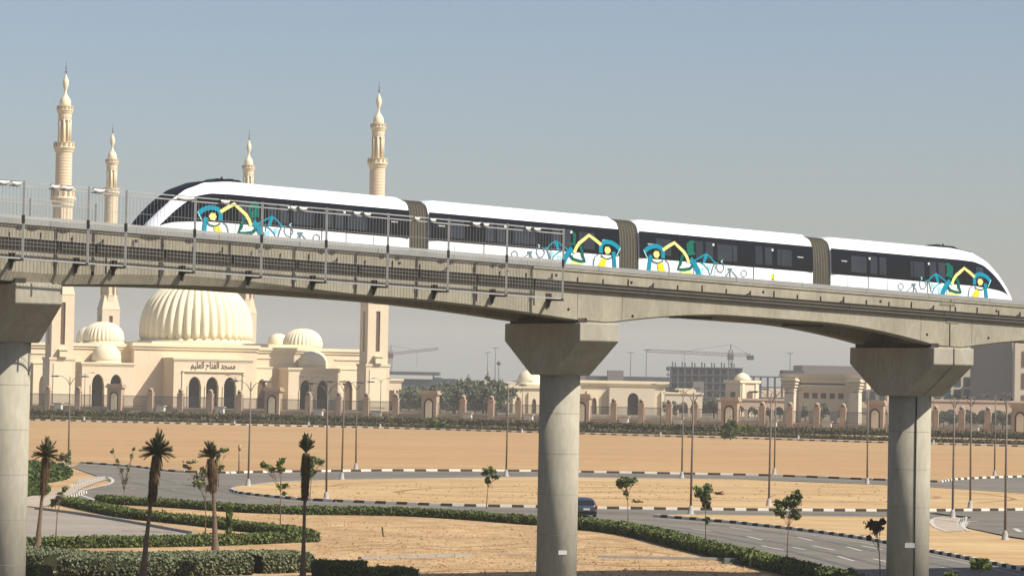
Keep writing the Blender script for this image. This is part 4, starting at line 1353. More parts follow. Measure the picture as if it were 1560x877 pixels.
sapling(672, 652, [(668, 643, 7, 5), (676, 646, 5, 4)], 'yellowish shrub beside a fence niche left of the middle pier', n=700, leaf=.4, m=m_yleaf, trunk=.1, name='shrub', cat='shrub')
sapling(1113, 670, [(1112, 650, 8, 9), (1118, 657, 7, 7), (1106, 658, 6, 7)], 'dark spiky shrub in front of a fence niche', n=800, leaf=.4, trunk=.1, name='shrub', cat='shrub')
sapling(1140, 664, [(1138, 655, 9, 5), (1146, 657, 6, 4)], 'yellow-green bush in the far hedge left of the monumental gate', n=700, leaf=.4, m=m_yleaf, trunk=.1, name='shrub', cat='shrub')

# palms: transplanted, crowns still narrow, dry leaf bases hanging under them
def palm(bx, by, tx, ty, label, nfr=34, fl=1.5, spread=.8, tilt=0.0, r0=.22, skirt=2.4):
    B = g(bx, by)
    k = ppm(B)
    H = (by - ty) / k
    X = (tx - bx) / k
    root = thing('palm_tree', label, 'palm', B)
    q = MB()
    ln = lambda t: Vector((X * t ** 1.2, 0, H * t))
    q.tube([(0, 0, -.1)] + [ln(t) for t in (.04, .12, .25, .4, .6, .8, 1.0)], [r0 * 1.5, r0 * 1.3, r0, r0 * .8, r0 * .62, r0 * .55, r0 * .6, r0 * .7], 12)
    tr = q.build('trunk', m_palmb, root, local=True)
    # skirt of dry fronds
    q = MB()
    n = 420
    top = ln(1.0)
    for i in range(n):
        a = rng.uniform(0, 6.283)
        z = H - rng.uniform(0, skirt)
        t = (H - z) / skirt
        c = ln(z / H)
        rr = r0 * (1.3 - .62 * t ** .8) * rng.uniform(.7, 1.15)
        L = rng.uniform(.35, .7)
        p = c + Vector((rr * math.cos(a), rr * math.sin(a), 0))
        e = p + Vector((math.cos(a) * .12, math.sin(a) * .12, -L))
        w = Vector((-math.sin(a), math.cos(a), 0)) * .05
        q.add([p - w, p + w, e + w * .3, e - w * .3], [(0, 1, 2, 3)])
    q.build('dry_skirt', m_dry, root, local=True)
    for i in range(nfr):
        a = 2.399 * i + rng.uniform(-.2, .2)
        el = math.pi / 2 - spread * 1.45 * (i / nfr) ** .8 * rng.uniform(.85, 1.15)
        dirx = Vector((math.cos(a) * math.cos(el) + tilt * .5, math.sin(a) * math.cos(el), math.sin(el))).normalized()
        L = fl * rng.uniform(.75, 1.1) * (1 - .3 * (i / nfr))
        q = MB()
        pts = []
        for j in range(7):
            t = j / 6
            pts.append(top + dirx * L * t + Vector((0, 0, -.4 * L * t * t * math.cos(el))))
        q.tube(pts, [.022 * (1 - .8 * j / 6) + .004 for j in range(7)], 4, cap=False)
        side = dirx.cross(Vector((0, 0, 1)))
        side = side.normalized() if side.length > .05 else Vector((1, 0, 0))
        upv = side.cross(dirx).normalized()
        for j in range(22):
            t = .12 + .88 * j / 21
            f = t * 6; i0 = min(5, int(f)); p = pts[i0].lerp(pts[i0 + 1], f - i0)
            ll = .42 * fl / 1.5 * (1 - .55 * abs(t - .45)) * rng.uniform(.8, 1.1)
            for sg in (-1, 1):
                e = p + side * sg * ll * .62 + dirx * ll * .7 + upv * ll * .25
                w = dirx * .03
                q.add([p - w, p + w, e], [(0, 1, 2)])
        q.build('frond', m_frond, root, local=True)
    return root
palm(57, 838, 67, 695, 'shaggy palm with a sunlit trunk beside the left pier', fl=1.2, spread=1.15, tilt=.1, skirt=1.8, r0=.17)
palm(217, 888, 234, 692, 'dark shaded palm with a bushy crown at the front left', nfr=44, fl=1.25, spread=1.05, tilt=.22, skirt=2.0, r0=.17)
palm(328, 846, 320, 698, 'leaning palm with a sunlit grey trunk between two dark palms', fl=1.1, spread=.8, tilt=-.55, skirt=1.5, r0=.2)
palm(461, 887, 462, 690, 'slim dark palm with a closed upright crown', nfr=30, fl=1.05, spread=.5, skirt=1.9, r0=.14)

# ------------------------------------------------------------------ street lamps
LH = 9.8
def lamp_proto(h, dbl=True, base_h=.75):
    root = thing('street_lamp', 'x', 'street lamp')
    q = MB(); q.lathe([(.34, 0), (.34, .12), (.24, .2), (.2, base_h * .8), (.13, base_h), (.1, base_h + .05)], (0, 0, 0), 12)
    q.build('base', m_lbase, root, local=True)
    q = MB(); q.tube([(0, 0, .1), (0, 0, h * .5), (0, 0, h)], [.095, .08, .055], 10)
    q.build('pole', m_lamp, root, local=True)
    for sg in ((-1, 1) if dbl else (1,)):
        q = MB()
        q.tube([(0, 0, h - .9), (sg * .35, 0, h - .25), (sg * .9, 0, h + .1), (sg * 1.5, 0, h + .12)], [.04, .035, .03, .028], 8)
        a = q.build('arm', m_lamp, root, local=True)
        q = MB()
        q.hexa([(sg * 1.25, -.14, h - .02), (sg * 2.05, -.1, h + .0), (sg * 2.05, .1, h + .0), (sg * 1.25, .14, h - .02)], [(sg * 1.3, -.1, h + .16), (sg * 2.0, -.06, h + .12), (sg * 2.0, .06, h + .12), (sg * 1.3, .1, h + .16)])
        q.build('lamp_head', m_lhead, a, local=True, recalc=True)
    return root
near_l = [(378, 742, 'street lamp with a white foot on the left tip of the sandy island', .3), (497, 763, 'street lamp on the striped kerb right of the slim palm', .2), (520.5, 731, 'street lamp on the far edge of the island, middle of three near the slim palm', .2),
          (542, 716, 'street lamp at the edge of the sand field, rightmost of three near the slim palm', .3), (771, 726, 'street lamp just left of the middle pier', .25), (1038.6, 729, 'street lamp on the far edge of the island, left of the pair mid-right', .25),
          (1052, 785, 'street lamp on the tip of the sand wedge', .2), (1171, 773, 'street lamp on the near kerb of the island above the largest sapling', .2), (1179.5, 723, 'street lamp at the edge of the sand field above the largest sapling', .3),
          (1321, 739, 'street lamp just left of the split pier', .25), (1451, 791, 'street lamp beside the paved half-moon bay', .5), (1478, 776, 'street lamp on the island kerb right of the split pier', .1),
          (1515, 727, 'street lamp on the curling kerb at the far right', .3), (1531, 825, 'nearest street lamp, standing on sand at the right edge', 1.2), (104, 712, 'street lamp behind the green bank beside the left pier', .3)]
lp = lamp_proto(LH)
for i, (x, y, lb, rz) in enumerate(near_l):
    o = lp if i == 0 else copy_tree(lp)
    o.location = g(x, y); o.rotation_euler = (0, R(rng.uniform(-.5, .5)), rz)
    o['label'] = lb; o['group'] = 'street lamps round the road loop'
far_l = [(128, 641, 'far lamp post below the left two-arched portico'), (357, 647, 'far lamp post below the right end of the inscription'), (470, 649, 'far lamp post below the right two-arched portico'), (579, 652, 'far lamp post below the right front minaret'),
         (795, 659.5, 'far lamp post just left of the middle pier'), (1006, 665, 'far lamp post below the arcade hall'), (1216, 670, 'far lamp post at the left leg of the monumental gate'), (1422, 677, 'far lamp post just right of the split pier')]
for x, y, lb in far_l:
    o = copy_tree(lp)
    o.location = g(x, y - .8); o.rotation_euler = (0, 0, .3)
    o['label'] = lb; o['group'] = 'lamp posts along the far kerb'

# ------------------------------------------------------------------ the car
cpos = g(885, 786.5)
car_o = thing('parked_car', 'dark blue-grey hatchback on the road behind the middle pier', 'car', cpos, R(10))
m_cpaint = mat('car_paint', lin(58, 68, 82), .25, var=.05, spec=.5, k=.8)
m_cglass = mat('car_glass', lin(22, 28, 34), .08, var=.1, spec=.6, k=.8)
m_tyre = mat('tyre', lin(34, 32, 30), .9, var=.1, k=.8)
m_rim = mat('rim', lin(150, 150, 150), .4, var=.1, metal=.5)
m_red = mat('tail_red', lin(150, 20, 18), .25, var=.1, k=.8)
# sections along y (rear at -2.1, front at +2.1): half width, belt z, roof z, roof half width
secs = [(-2.12, .70, .55, .80, .62), (-2.05, .82, .95, 1.02, .66), (-1.85, .87, .98, 1.30, .62), (-1.3, .89, .98, 1.50, .64), (-.2, .90, .97, 1.53, .66), (.5, .90, .96, 1.46, .64), (1.15, .89, .95, 1.02, .70), (1.75, .85, .86, .92, .66), (2.05, .78, .70, .78, .6), (2.12, .66, .55, .62, .5)]
rows = []
for y, w, bz, rz_, rw in secs:
    half = [(w * .9, .22), (w, .38), (w, bz * .75), (w * .97, bz), (rw + (w - rw) * .12, bz + (rz_ - bz) * .85), (rw * .8, rz_), (0, rz_ + .02)]
    rows.append([(x, y, z) for x, z in half] + [(-x, y, z) for x, z in half[-2::-1]])
q = MB(); q.grid(rows)
for r_ in (rows[0], rows[-1]): q.add(r_, [tuple(range(len(r_)))])
q.grid([[r_[0], r_[-1]] for r_ in rows], smooth=False)
cb = q.build('body', m_cpaint, car_o, local=True, recalc=True)
q = MB(); q.hexa([(-.68, -2.09, 1.0), (.68, -2.09, 1.0), (.66, -2.04, 1.02), (-.66, -2.04, 1.02)], [(-.55, -1.85, 1.36), (.55, -1.85, 1.36), (.55, -1.75, 1.36), (-.55, -1.75, 1.36)])
q.build('rear_window', m_cglass, cb, local=True, recalc=True)
for sg in (-1, 1):
    for y0, y1, t0, t1 in ((-1.5, -.55, -1.3, -.5), (-.5, .5, -.45, .3), (.52, 1.0, .34, .55)):
        q = MB()
        q.hexa([(sg * .895, y0, 1.0), (sg * .895, y1, 1.0), (sg * .86, y1, 1.0), (sg * .86, y0, 1.0)], [(sg * .715, t0, 1.40), (sg * .715, t1, 1.40), (sg * .66, t1, 1.40), (sg * .66, t0, 1.40)])
        q.build('side_window', m_cglass, cb, local=True, recalc=True)
    q = MB(); q.box((sg * .78 - .1, -2.13, .72), (sg * .78 + .08, -1.98, .95)); q.build('tail_light', m_red, cb, local=True)
    q = MB(); q.box((sg * .95 - .09, .62, .98), (sg * .95 + .09, .78, 1.12)); q.build('mirror', m_cpaint, cb, local=True)
    for y in (-1.3, 1.32):
        q = MB(); q.tube([(sg * .72, y, .32), (sg * .91, y, .32)], .32, 20)
        wh = q.build('wheel', m_tyre, car_o, local=True)
        q = MB(); q.tube([(sg * .905, y, .32), (sg * .925, y, .32)], .2, 16)
        q.build('rim', m_rim, wh, local=True)
q = MB(); q.box((-.26, -2.16, .62), (.26, -2.12, .75)); q.build('licence_plate', m_cover, cb, local=True)
q = MB(); q.box((-.8, -2.17, .34), (.8, -2.0, .52)); q.build('bumper', m_black, cb, local=True)

# ------------------------------------------------------------------ things lying on the sand
def sand_bar(px, w, h, m, name, label, cat):
    P, Q = g(*px[0]), g(*px[1])
    q = MB()
    d = (Q - P).normalized(); nn = Vector((-d.y, d.x, 0)) * w / 2
    n = max(2, int((Q - P).length / 1.2))
    r_ = thing(name, label, cat, P)
    for i in range(n):
        a, b_ = P.lerp(Q, i / n), P.lerp(Q, (i + .97) / n)
        k1 = MB(); k1.hexa([a - nn, b_ - nn, b_ + nn, a + nn], [a - nn * .85 + Vector((0, 0, h)), b_ - nn * .85 + Vector((0, 0, h)), b_ + nn * .85 + Vector((0, 0, h)), a + nn * .85 + Vector((0, 0, h))])
        k1.build('stone', m, r_, recalc=True)
    return r_
sand_bar([(548, 851), (718, 846)], .35, .14, m_kg, 'kerb_stones', 'row of loose pale kerb stones on the sand left of the middle pier', 'kerb stones')
sand_bar([(760, 845), (812, 846)], .35, .12, m_fstone, 'kerb_stones', 'short row of pinkish kerb stones touching the middle pier', 'kerb stones')
sand_bar([(911, 849), (1104, 853)], .32, .16, m_kg, 'kerb_stones', 'long straight row of pale kerb stones right of the middle pier', 'kerb stones')
P = g(1120, 858)
q = MB(); q.hexa([(P.x - .7, P.y - .4, 0), (P.x + .7, P.y - .4, 0), (P.x + .75, P.y + .5, 0), (P.x - .75, P.y + .5, 0)], [(P.x - .62, P.y - .33, .3), (P.x + .6, P.y - .33, .36), (P.x + .62, P.y + .42, .36), (P.x - .66, P.y + .42, .3)])
q.build('valve_box', mat('valve_box', lin(116, 124, 116), .8, var=.15, scale=2), recalc=True, label='squat grey-green valve box at the end of the long kerb row', cat='valve box')
q = MB(); P = g(584, 817); q.bar(P, P + Vector((-.1, 0, .65)), .09, .09)
q.build('marker_stake', m_dark, label='short dark stake leaning in the open sand', cat='stake')
q = MB(); P = g(1143, 864); q.bar(P, P + Vector((0, 0, .75)), .09, .09)
q.build('marker_post', m_kg, label='short grey post in front of the curving hedge', cat='post')
q = MB(); P = g(364, 722); q.tube([P, P + Vector((0, 0, 2.2)), P + Vector((.02, 0, 2.5))], [.09, .09, .07], 8); q.tube([P + Vector((.02, 0, 2.5)), P + Vector((.02, 0, 3.1))], .16, 8)
q.build('marker_post', m_fstone, label='tan pole with a dark top at the edge of the sand field', cat='post')
# lumps of soil and dry tufts scattered over the sand
C = []
for _ in range(6500):
    x, y = rng.uniform(60, 1560), rng.uniform(782, 877)
    ok = (480 < x < 860 and y > 792 + (x - 480) * .03) or (875 < x < 1150 and y > 818 + (x - 875) * .16) or (240 < x < 470 and 776 < y < 796) or (1420 < x < 1560 and 815 < y < 838 + (x - 1420) * .1)
    if ok:
        C.append((g(x, y), rng.uniform(.02, .06) * (1.7 if rng.random() < .05 else 1)))
for _ in range(500):
    x, y = rng.uniform(420, 1400), rng.uniform(736, 764)
    C.append((g(x, y, .16), rng.uniform(.03, .09)))
q = MB()
for p, r_ in C:
    a = rng.uniform(0, 3); c, s_ = math.cos(a) * r_, math.sin(a) * r_
    q.hexa([(p.x - c * 2, p.y - s_ * 2, p.z), (p.x + s_ * 1.6, p.y - c * 1.6, p.z), (p.x + c * 2, p.y + s_ * 2, p.z), (p.x - s_ * 1.6, p.y + c * 1.6, p.z)],
           [(p.x - c * .6, p.y - s_ * .6, p.z + r_), (p.x + s_ * .6, p.y - c * .6, p.z + r_ * 1.2), (p.x + c * .6, p.y + s_ * .6, p.z + r_), (p.x - s_ * .6, p.y + c * .6, p.z + r_ * .8)])
q.build('gravel', m_track, recalc=False, kind='stuff', label='clods and stones scattered over the sand')
def tuft(px, py, r, label):
    P = g(px, py, .16 if 735 < py < 776 else 0)
    Cc = blob_pts(160, (0, 0, r * .25), (r, r * .8, r * .3)); Cc[:, 2] = np.abs(Cc[:, 2])
    Vv, Q = leaf_quads(Cc, .12)
    o = put('dry_shrub', np_mesh('dry_shrub', Vv, Q), m_dry, None, label, 'shrub')
    o.location = P
tuft(970, 765, .55, 'dry brown tuft on the island right of the dark car')
tuft(1093, 753, .5, 'dry brown tuft on the island above the round-crowned sapling')
tuft(868, 764, .3, 'tiny dry tuft beside the dark car')

# ------------------------------------------------------------------ background beyond the fence
q = MB(); q.add([(-420, 745, .05), (430, 690, .05), (430, 1700, .05), (-420, 1700, .05)], [(0, 1, 2, 3)])
q.build('forecourt', mat('forecourt_paving', lin(150, 138, 112), .9, rgb2=lin(182, 164, 136), scale=.04, patch=.2), kind='structure', label='paved and planted forecourt behind the stone fence')
m_pinkst = mat('pink_stone', lin(216, 186, 158), .9, rgb2=lin(226, 198, 170), scale=.1)
m_pale2 = mat('pale_stucco', lin(226, 208, 178), .9, rgb2=lin(234, 218, 190), scale=.1, k=.7)
m_greyb = mat('grey_block', lin(150, 140, 132), .95, var=.05, scale=.05)
m_frame = mat('raw_concrete_frame', lin(96, 100, 104), .95, var=.15, scale=.1)
m_dkgl = mat('dark_facade_glass', lin(56, 66, 74), .3, var=.2, scale=.1, spec=.4)
m_blgl = mat('blue_facade_glass', lin(66, 88, 104), .3, var=.15, scale=.08, spec=.4)
def bld(name, label, P0, w, d, h, m, rz=0.0, cat='building', cor=None, wins=None, wm=None):
    root = thing(name, label, cat, (P0[0], P0[1], 0), rz)
    wl = MB().box((0, 0, 0), (w, d, h)).build('wall', m, root, local=True)
    if cor:
        q = MB(); q.box((-cor, -cor, h), (w + cor, d + cor, h + cor * 1.6)); q.build('cornice', m, root, local=True)
    for (x0, x1, z0, z1) in (wins or []):
        f = MB().box((x0, -.12, z0), (x1, -.004, z1)).build('window', wm or m_dkgl, root, local=True)
        q = MB(); q.box((x0 - .15, -.25, z0 - .25), (x1 + .15, -.121, z0 - .02)); q.build('sill', m, f, local=True)
    return root
def X(px, Y): return at(px, 570, Y).x
def Zh(px, py, Y): return at(px, py, Y).z
# arcade hall right of the middle pier, its lower domed wing left of it
Y = 880
ah = thing('arcade_hall', 'long cream arcade hall with a tall arched door right of the middle pier', 'building', (X(845, Y), Y, 0), R(8))
w = X(1017, Y) - X(845, Y)
MB().box((0, 0, 0), (w, 20, 8.6)).build('wall', m_pale2, ah, local=True)
q = MB(); q.box((-.6, -.6, 8.602), (w + .6, 20, 9.3)); q.box((-1.0, -1.0, 9.302), (w + 1, 20, 10.1)); q.build('cornice', m_cream2, ah, local=True)
q = MB(); u = X(965, Y) - X(845, Y)
arch_wall(q, u - 7.2, u + 6.5, -2.5, -.01, 8.0, [(u, 3.4, 4.8, 6.6)])
ap = q.build('porch', m_pale2, ah, local=True)
MB().box((u - 1.7, -1.0, 0), (u + 1.7, -.6, 6.4)).build('doorway', m_door, ap, local=True)
for ux in (u + 11, u - 11.5):
    q = MB(); arch_wall(q, ux - 2.2, ux + 2.2, -.7, -.01, 7.0, [(ux, 1.5, 3.6, 5.0)])
    w_ = q.build('window_frame', m_cream2, ah, local=True)
    MB().box((ux - .75, -.3, 0), (ux + .75, -.02, 4.9)).build('window', m_deep, w_, local=True)
dh = thing('domed_pavilion', 'cream pavilion with a small round dome left of the middle pier', 'building', (X(770, 870), 870, 0), R(8))
MB().box((0, 0, 0), (22, 14, 7.4)).build('wall', m_pale2, dh, local=True)
q = MB(); q.box((-.5, -.5, 7.402), (22.5, 14.5, 8.3)); q.build('cornice', m_cream2, dh, local=True)
q = MB(); q.lathe([(4.0, 8.3), (4.0, 8.8)] + [(3.8 * math.cos(t), 8.8 + 4.0 * math.sin(t)) for t in np.linspace(0, 1.55, 10)], (8, 6, 0), 28); q.build('dome', m_dome, dh, local=True)
for ux in (4.0, 8.6, 13.2):
    q = MB(); arch_wall(q, ux - 1.7, ux + 1.7, -.6, -.01, 6.2, [(ux, 1.3, 3.0, 4.4)]); w_ = q.build('window_frame', m_cream2, dh, local=True)
    MB().box((ux - .65, -.3, 0), (ux + .65, -.02, 4.3)).build('window', m_deep, w_, local=True)
# low pink arcade between hall and gate
Y = 800
aw = thing('arcade_wall', 'low pinkish arcade wall left of the monumental gate', 'wall', (X(1095, Y), Y, 0), R(3))
w = X(1206, Y) - X(1095, Y)
q = MB(); arch_wall(q, 0, w, 0, 1.2, 5.6, [(w * f, 2.7, 2.6, 4.0) for f in (.12, .3, .48, .66, .84)]); q.build('wall', m_pinkst, aw, local=True, recalc=False)
q = MB(); q.box((-.3, -.3, 5.602), (w + .3, 1.5, 6.1)); q.build('coping', m_pinkst, aw, local=True)
Y = 860
aw = thing('arcade_wall', 'short cream arcade with three arches beside the arcade hall', 'wall', (X(1014, Y), Y, 0), R(6))
q = MB(); arch_wall(q, 0, 11, 0, 1.2, 6.6, [(2.2, 2.6, 2.8, 4.4), (5.5, 2.6, 2.8, 4.4), (8.8, 2.6, 2.8, 4.4)]); q.build('wall', m_pale2, aw, local=True)
q = MB(); q.box((-.3, -.3, 6.602), (11.3, 1.5, 7.2)); q.box((3, -.2, 7.202), (9, 1.3, 8.3)); q.build('coping', m_cream2, aw, local=True)
Y = 790
aw = thing('arcade_wall', 'low pinkish arcade wall right of the split pier', 'wall', (X(1410, Y), Y, 0), R(3))
q = MB(); arch_wall(q, 0, 27, 0, 1.2, 6.4, [(27 * f, 3.0, 2.8, 4.3) for f in (.1, .26, .42, .58, .74, .9)]); q.build('wall', m_pinkst, aw, local=True)
q = MB(); q.box((-.3, -.3, 6.402), (27.3, 1.5, 6.9)); q.build('coping', m_pinkst, aw, local=True)
Y = 795
aw = thing('arcade_wall', 'low pinkish wall between the monumental gate and the split pier', 'wall', (X(1300, Y), Y, 0), R(3))
q = MB(); arch_wall(q, 0, 14, 0, 1.2, 5.8, [(3.0, 3.0, 2.8, 4.3), (8.0, 3.0, 2.8, 4.3)]); q.build('wall', m_pinkst, aw, local=True)
# gate tower with a little dome
Y = 900
tw = thing('gate_tower', 'small cream tower with a shallow dome left of the monumental gate', 'tower', (X(1131, Y), Y, 0), R(35))
q = MB(); q.box((-3.6, -3.6, 0), (3.6, 3.6, 10.2)); q.build('wall', m_pale2, tw, local=True)
q = MB(); q.box((-4.1, -4.1, 10.202), (4.1, 4.1, 11.0)); q.build('cornice', m_cream2, tw, local=True)
q = MB(); q.lathe([(2.6, 11.0), (2.4, 11.8), (1.7, 12.6), (.8, 13.1), (.1, 13.3)], (0, 0, 0), 20); q.build('dome', m_dome, tw, local=True)
for x in (-2.6, 2.6):
    q = MB(); q.box((x - .5, -3.9, 0), (x + .5, -3.602, 10.0)); q.build('pilaster', m_cream2, tw, local=True)
q = MB(); q.box((-1.1, -3.75, 2), (1.1, -3.604, 7.4)); q.build('window', m_deep, tw, local=True)
q = MB(); q.box((-3.75, -1.1, 2), (-3.604, 1.1, 7.4)); q.build('window', m_deep, tw, local=True)
# monumental gate
Y = 770
gt = thing('monumental_gate', 'monumental stone gate with a bright stepped column under a flat lintel', 'gate', (X(1197, Y), Y + 8, 0), R(-26))
gw = 22.5
m_gate = mat('gate_stone', lin(218, 202, 174), .9, rgb2=lin(228, 212, 184), scale=.1, k=.75)
for x in (1.0, gw - 3.6):
    q = MB(); q.box((x, -1.3, 0), (x + 2.6, 1.3, 8.6)); c_ = q.build('column', m_pale2, gt, local=True)
    for i, (e, z) in enumerate(((.15, 8.602), (.35, 9.4), (.55, 10.2), (.85, 11.0))):
        q = MB(); q.box((x - e, -1.3 - e, z), (x + 2.6 + e, 1.3 + e, z + .45)); q.box((x - e + .2, -1.1 - e + .2, z + .452), (x + 2.4 + e - .2, 1.1 + e - .2, z + .798)); q.build('capital_step', m_pale2, c_, local=True)
q = MB(); q.box((-.6, 1.4, 9.2), (gw + .2, 4.6, 12.0)); q.build('lintel', m_gate, gt, local=True)
q = MB(); q.box((-1.4, .9, 12.002), (gw + 1.0, 5.2, 13.0)); q.build('roof_slab', m_gate, gt, local=True)
q = MB(); arch_wall(q, 3.2, gw - 3.8, 2.0, 2.8, 9.198, [(5.4, 2.6, .1, 5.6), (10.6, 4.4, .1, 5.6), (15.6, 2.6, .1, 5.6)]); q.build('screen_wall', m_gate, gt, local=True)
for x in (5.2, 7.6, 10.0, 12.4, 14.8):
    q = MB(); q.box((x, 1.85, 6.6), (x + 1.4, 1.998, 8.0)); q.build('window', m_deep, gt, local=True)
q = MB(); q.box((4.0, 1.6, 10.2), (16.8, 1.398, 10.6)); q.build('frieze', m_door, gt, local=True)
# hazy blocks behind
bld('office_block', 'flat grey block rising behind the monumental gate', (X(1222, 1250), 1250), X(1318, 1250) - X(1222, 1250), 40, Zh(1222, 556, 1250), m_greyb)
hb = bld('tower_block', 'tall blank grey-brown block at the right edge', (X(1478, 960), 960), X(1544, 960) - X(1478, 960), 40, Zh(1500, 512, 960), m_greyb, rz=R(-30), wins=None)  # grey-brown wall colour holds the shade on this block's front
MB().box((0, 0, 0), (X(1600, 948) - X(1546, 948), 4, Zh(1560, 512, 948))).build('pale_lit_face', m_pale2, (pw := thing('painted_lit_side', 'pale slab standing in for the sunlit side of the tall grey block', 'building', (X(1546, 948), 948, 0))), local=True)  # separate paler slab paints in the sunlit side of the block above
for zz in range(3):
    MB().box((2.2, -.15, 3 + zz * 7), (4.2, -.004, 8 + zz * 7)).build('window', m_deep, pw, local=True)
bb = thing('apartment_block', 'mid-rise block with dark green glass seen right of the split pier', 'building', (X(1405, 1000), 1000, 0))
w = X(1482, 1000) - X(1405, 1000)
MB().box((0, 0, 0), (w, 20, Zh(1450, 562, 1000))).build('wall', m_pale2, bb, local=True)
for i in range(5):
    for zz in range(3):
        MB().box((1 + i * 3.3, -.15, 2 + zz * 4.2), (3.2 + i * 3.3, -.004, 5.2 + zz * 4.2)).build('window', m_blgl if (i + zz) % 2 else m_dkgl, bb, local=True)
bb = thing('apartment_block', 'grey block with tall windows between the gate and the split pier', 'building', (X(1308, 1000), 1000, 0))
w = X(1352, 1000) - X(1308, 1000)
MB().box((0, 0, 0), (w, 20, Zh(1330, 581, 1000))).build('wall', m_greyb, bb, local=True)
for i in range(3):
    MB().box((1 + i * 3.2, -.15, 3), (2.6 + i * 3.2, -.004, 8.2)).build('window', m_dkgl, bb, local=True)
# glass office left of the tree belt
Y = 1400
go = thing('glass_office', 'low blue glass office with a white band left of the tree belt', 'building', (X(585, Y), Y, 0))
w = X(672, Y) - X(585, Y)
MB().box((0, 0, 0), (w, 30, Zh(630, 574, Y))).build('glazing', m_blgl, go, local=True)
z1 = Zh(630, 566, Y)
q = MB(); q.box((-1, -1, z1 - 1.6), (w - 1, 31, z1)); q.build('roof', m_frame, go, local=True)
q = MB(); q.box((-1, -1.2, z1 - 3.4), (w - 4, 29, z1 - 1.602)); q.build('white_band', m_cover, go, local=True)
q = MB(); q.box((w, 2, 0), (w + 7, 30, z1 - 3)); q.build('side_block', m_dkgl, go, local=True)
# building under construction
Y = 1300
cs = thing('construction_building', 'dark concrete frame building under construction below the crane', 'building', (X(1020, Y), Y, 0))
w = X(1132, Y) - X(1020, Y); h = Zh(1075, 559, Y)
fl = 5
for i in range(fl):
    z = h * (i + 1) / fl
    MB().box((0, 0, z - .5), (w, 26, z)).build('floor_slab', m_frame, cs, local=True)
    for k in range(11):
        x = .3 + (w - 1.4) * k / 10
        MB().box((x, .3, h * i / fl), (x + .8, 1.1, z - .502)).build('column', m_frame, cs, local=True)
    MB().box((.6, 8, h * i / fl), (w - .6, 8.4, z - .502)).build('back_wall', m_dkgl, cs, local=True)
for k in range(7):
    x = 1 + k * w / 7.5
    MB().box((x, .5, h + .002), (x + .5, 1, h + 2.2)).build('rebar_stub', m_frame, cs, local=True)
    MB().box((x + 1.4, 3, h + .002), (x + 1.9, 3.5, h + 1.8)).build('rebar_stub', m_frame, cs, local=True)
q = MB(); q.box((w * .32, -1.2, h * .1), (w * .47, -.004, h * .62)); q.build('hoist_bay', m_greyb, cs, local=True)
cs2 = thing('construction_building', 'open concrete frame building behind the little gate tower', 'building', (X(1146, 1200), 1200, 0))
w = X(1226, 1200) - X(1146, 1200); h = Zh(1180, 573, 1200)
for i in range(3):
    z = h * (i + 1) / 3
    MB().box((0, 0, z - .5), (w, 20, z)).build('floor_slab', m_frame, cs2, local=True)
    for k in range(8):
        x = .2 + (w - 1.0) * k / 7
        MB().box((x, .2, h * i / 3), (x + .8, 1.0, z - .502)).build('column', m_frame, cs2, local=True)
MB().box((w * .6, 2, h + .002), (w, 18, h + 2.6)).build('roof_room', m_frame, cs2, local=True)
ls = bld('low_sheds', 'long low dark sheds behind the arcade hall', (X(872, 1350), 1350), X(1022, 1350) - X(872, 1350), 20, Zh(950, 573, 1350), m_frame)
bld('low_block', 'small grey rooftop block above the arcade hall', (X(926, 1340), 1340), X(950, 1340) - X(926, 1340), 12, Zh(940, 564, 1340), m_greyb)
bld('low_block', 'pale little block behind the middle pier roofline', (X(870, 1340), 1340), X(892, 1340) - X(870, 1340), 12, Zh(880, 566, 1340), m_greyb)
# cranes
def lattice(q, p, r_, w, n):
    p, r_ = Vector(p), Vector(r_)
    d = (r_ - p).normalized()
    a = d.cross(Vector((0, 1, 0))).normalized() * w / 2
    b_ = Vector((0, 1, 0)) * w / 2
    cs_ = [a + b_, a - b_, -a - b_, -a + b_]
    for c in cs_: q.bar(p + c, r_ + c, w * .16, w * .16)
    for i in range(n):
        s_, e = p.lerp(r_, i / n), p.lerp(r_, (i + 1) / n)
        for k in range(4): q.bar(s_ + cs_[k], e + cs_[(k + 1) % 4], w * .09, w * .09)
def crane(px, ytop, ybase, jx0, jy0, jx1, jy1, Y, m, label, w=1.5):
    B = at(px, ybase, Y); root = thing('tower_crane', label, 'crane', (B.x, Y, 0))
    T = at(px, ytop, Y)
    q = MB(); lattice(q, (B.x, Y, 0), (B.x, Y, T.z), w, 14); q.build('mast', m, root)
    J = at(jx1, jy1, Y); K = at(jx0, jy0, Y)
    q = MB(); lattice(q, (B.x, Y, T.z - 2), J, w * .8, 26); q.build('jib', m, root)
    q = MB(); lattice(q, (B.x, Y, T.z - 2), K, w * .8, 6); q.build('counter_jib', m, root)
    q = MB(); q.box((K.x - 1.5, Y - 1, K.z - 2), (K.x + 1.5, Y + 1, K.z)); q.build('counterweight', m_frame, root)
    q = MB(); q.box((B.x - 1.3, Y - 1.2, T.z - 4.2), (B.x + 1.3, Y + 1.2, T.z - 1.8)); q.build('cab', m, root)
    q = MB(); H = Vector((B.x, Y, T.z + 2.5)); q.bar(Vector((B.x, Y, T.z)), H, .4, .4); q.bar(H, Vector((B.x, Y, T.z - 2)).lerp(J, .6), .12, .12); q.bar(H, K, .12, .12); q.build('tie_bar', m, root)
    hp = Vector((B.x, Y, T.z - 2)).lerp(J, .55)
    q = MB(); q.bar(hp, hp + Vector((0, 0, -8)), .12, .12); q.build('hoist_rope', m_frame, root)
crane(1112, 533, 600, 1143, 541, 985, 534, 1290, mat('crane_grey', lin(120, 112, 104), .7, var=.1), 'grey tower crane over the construction building')
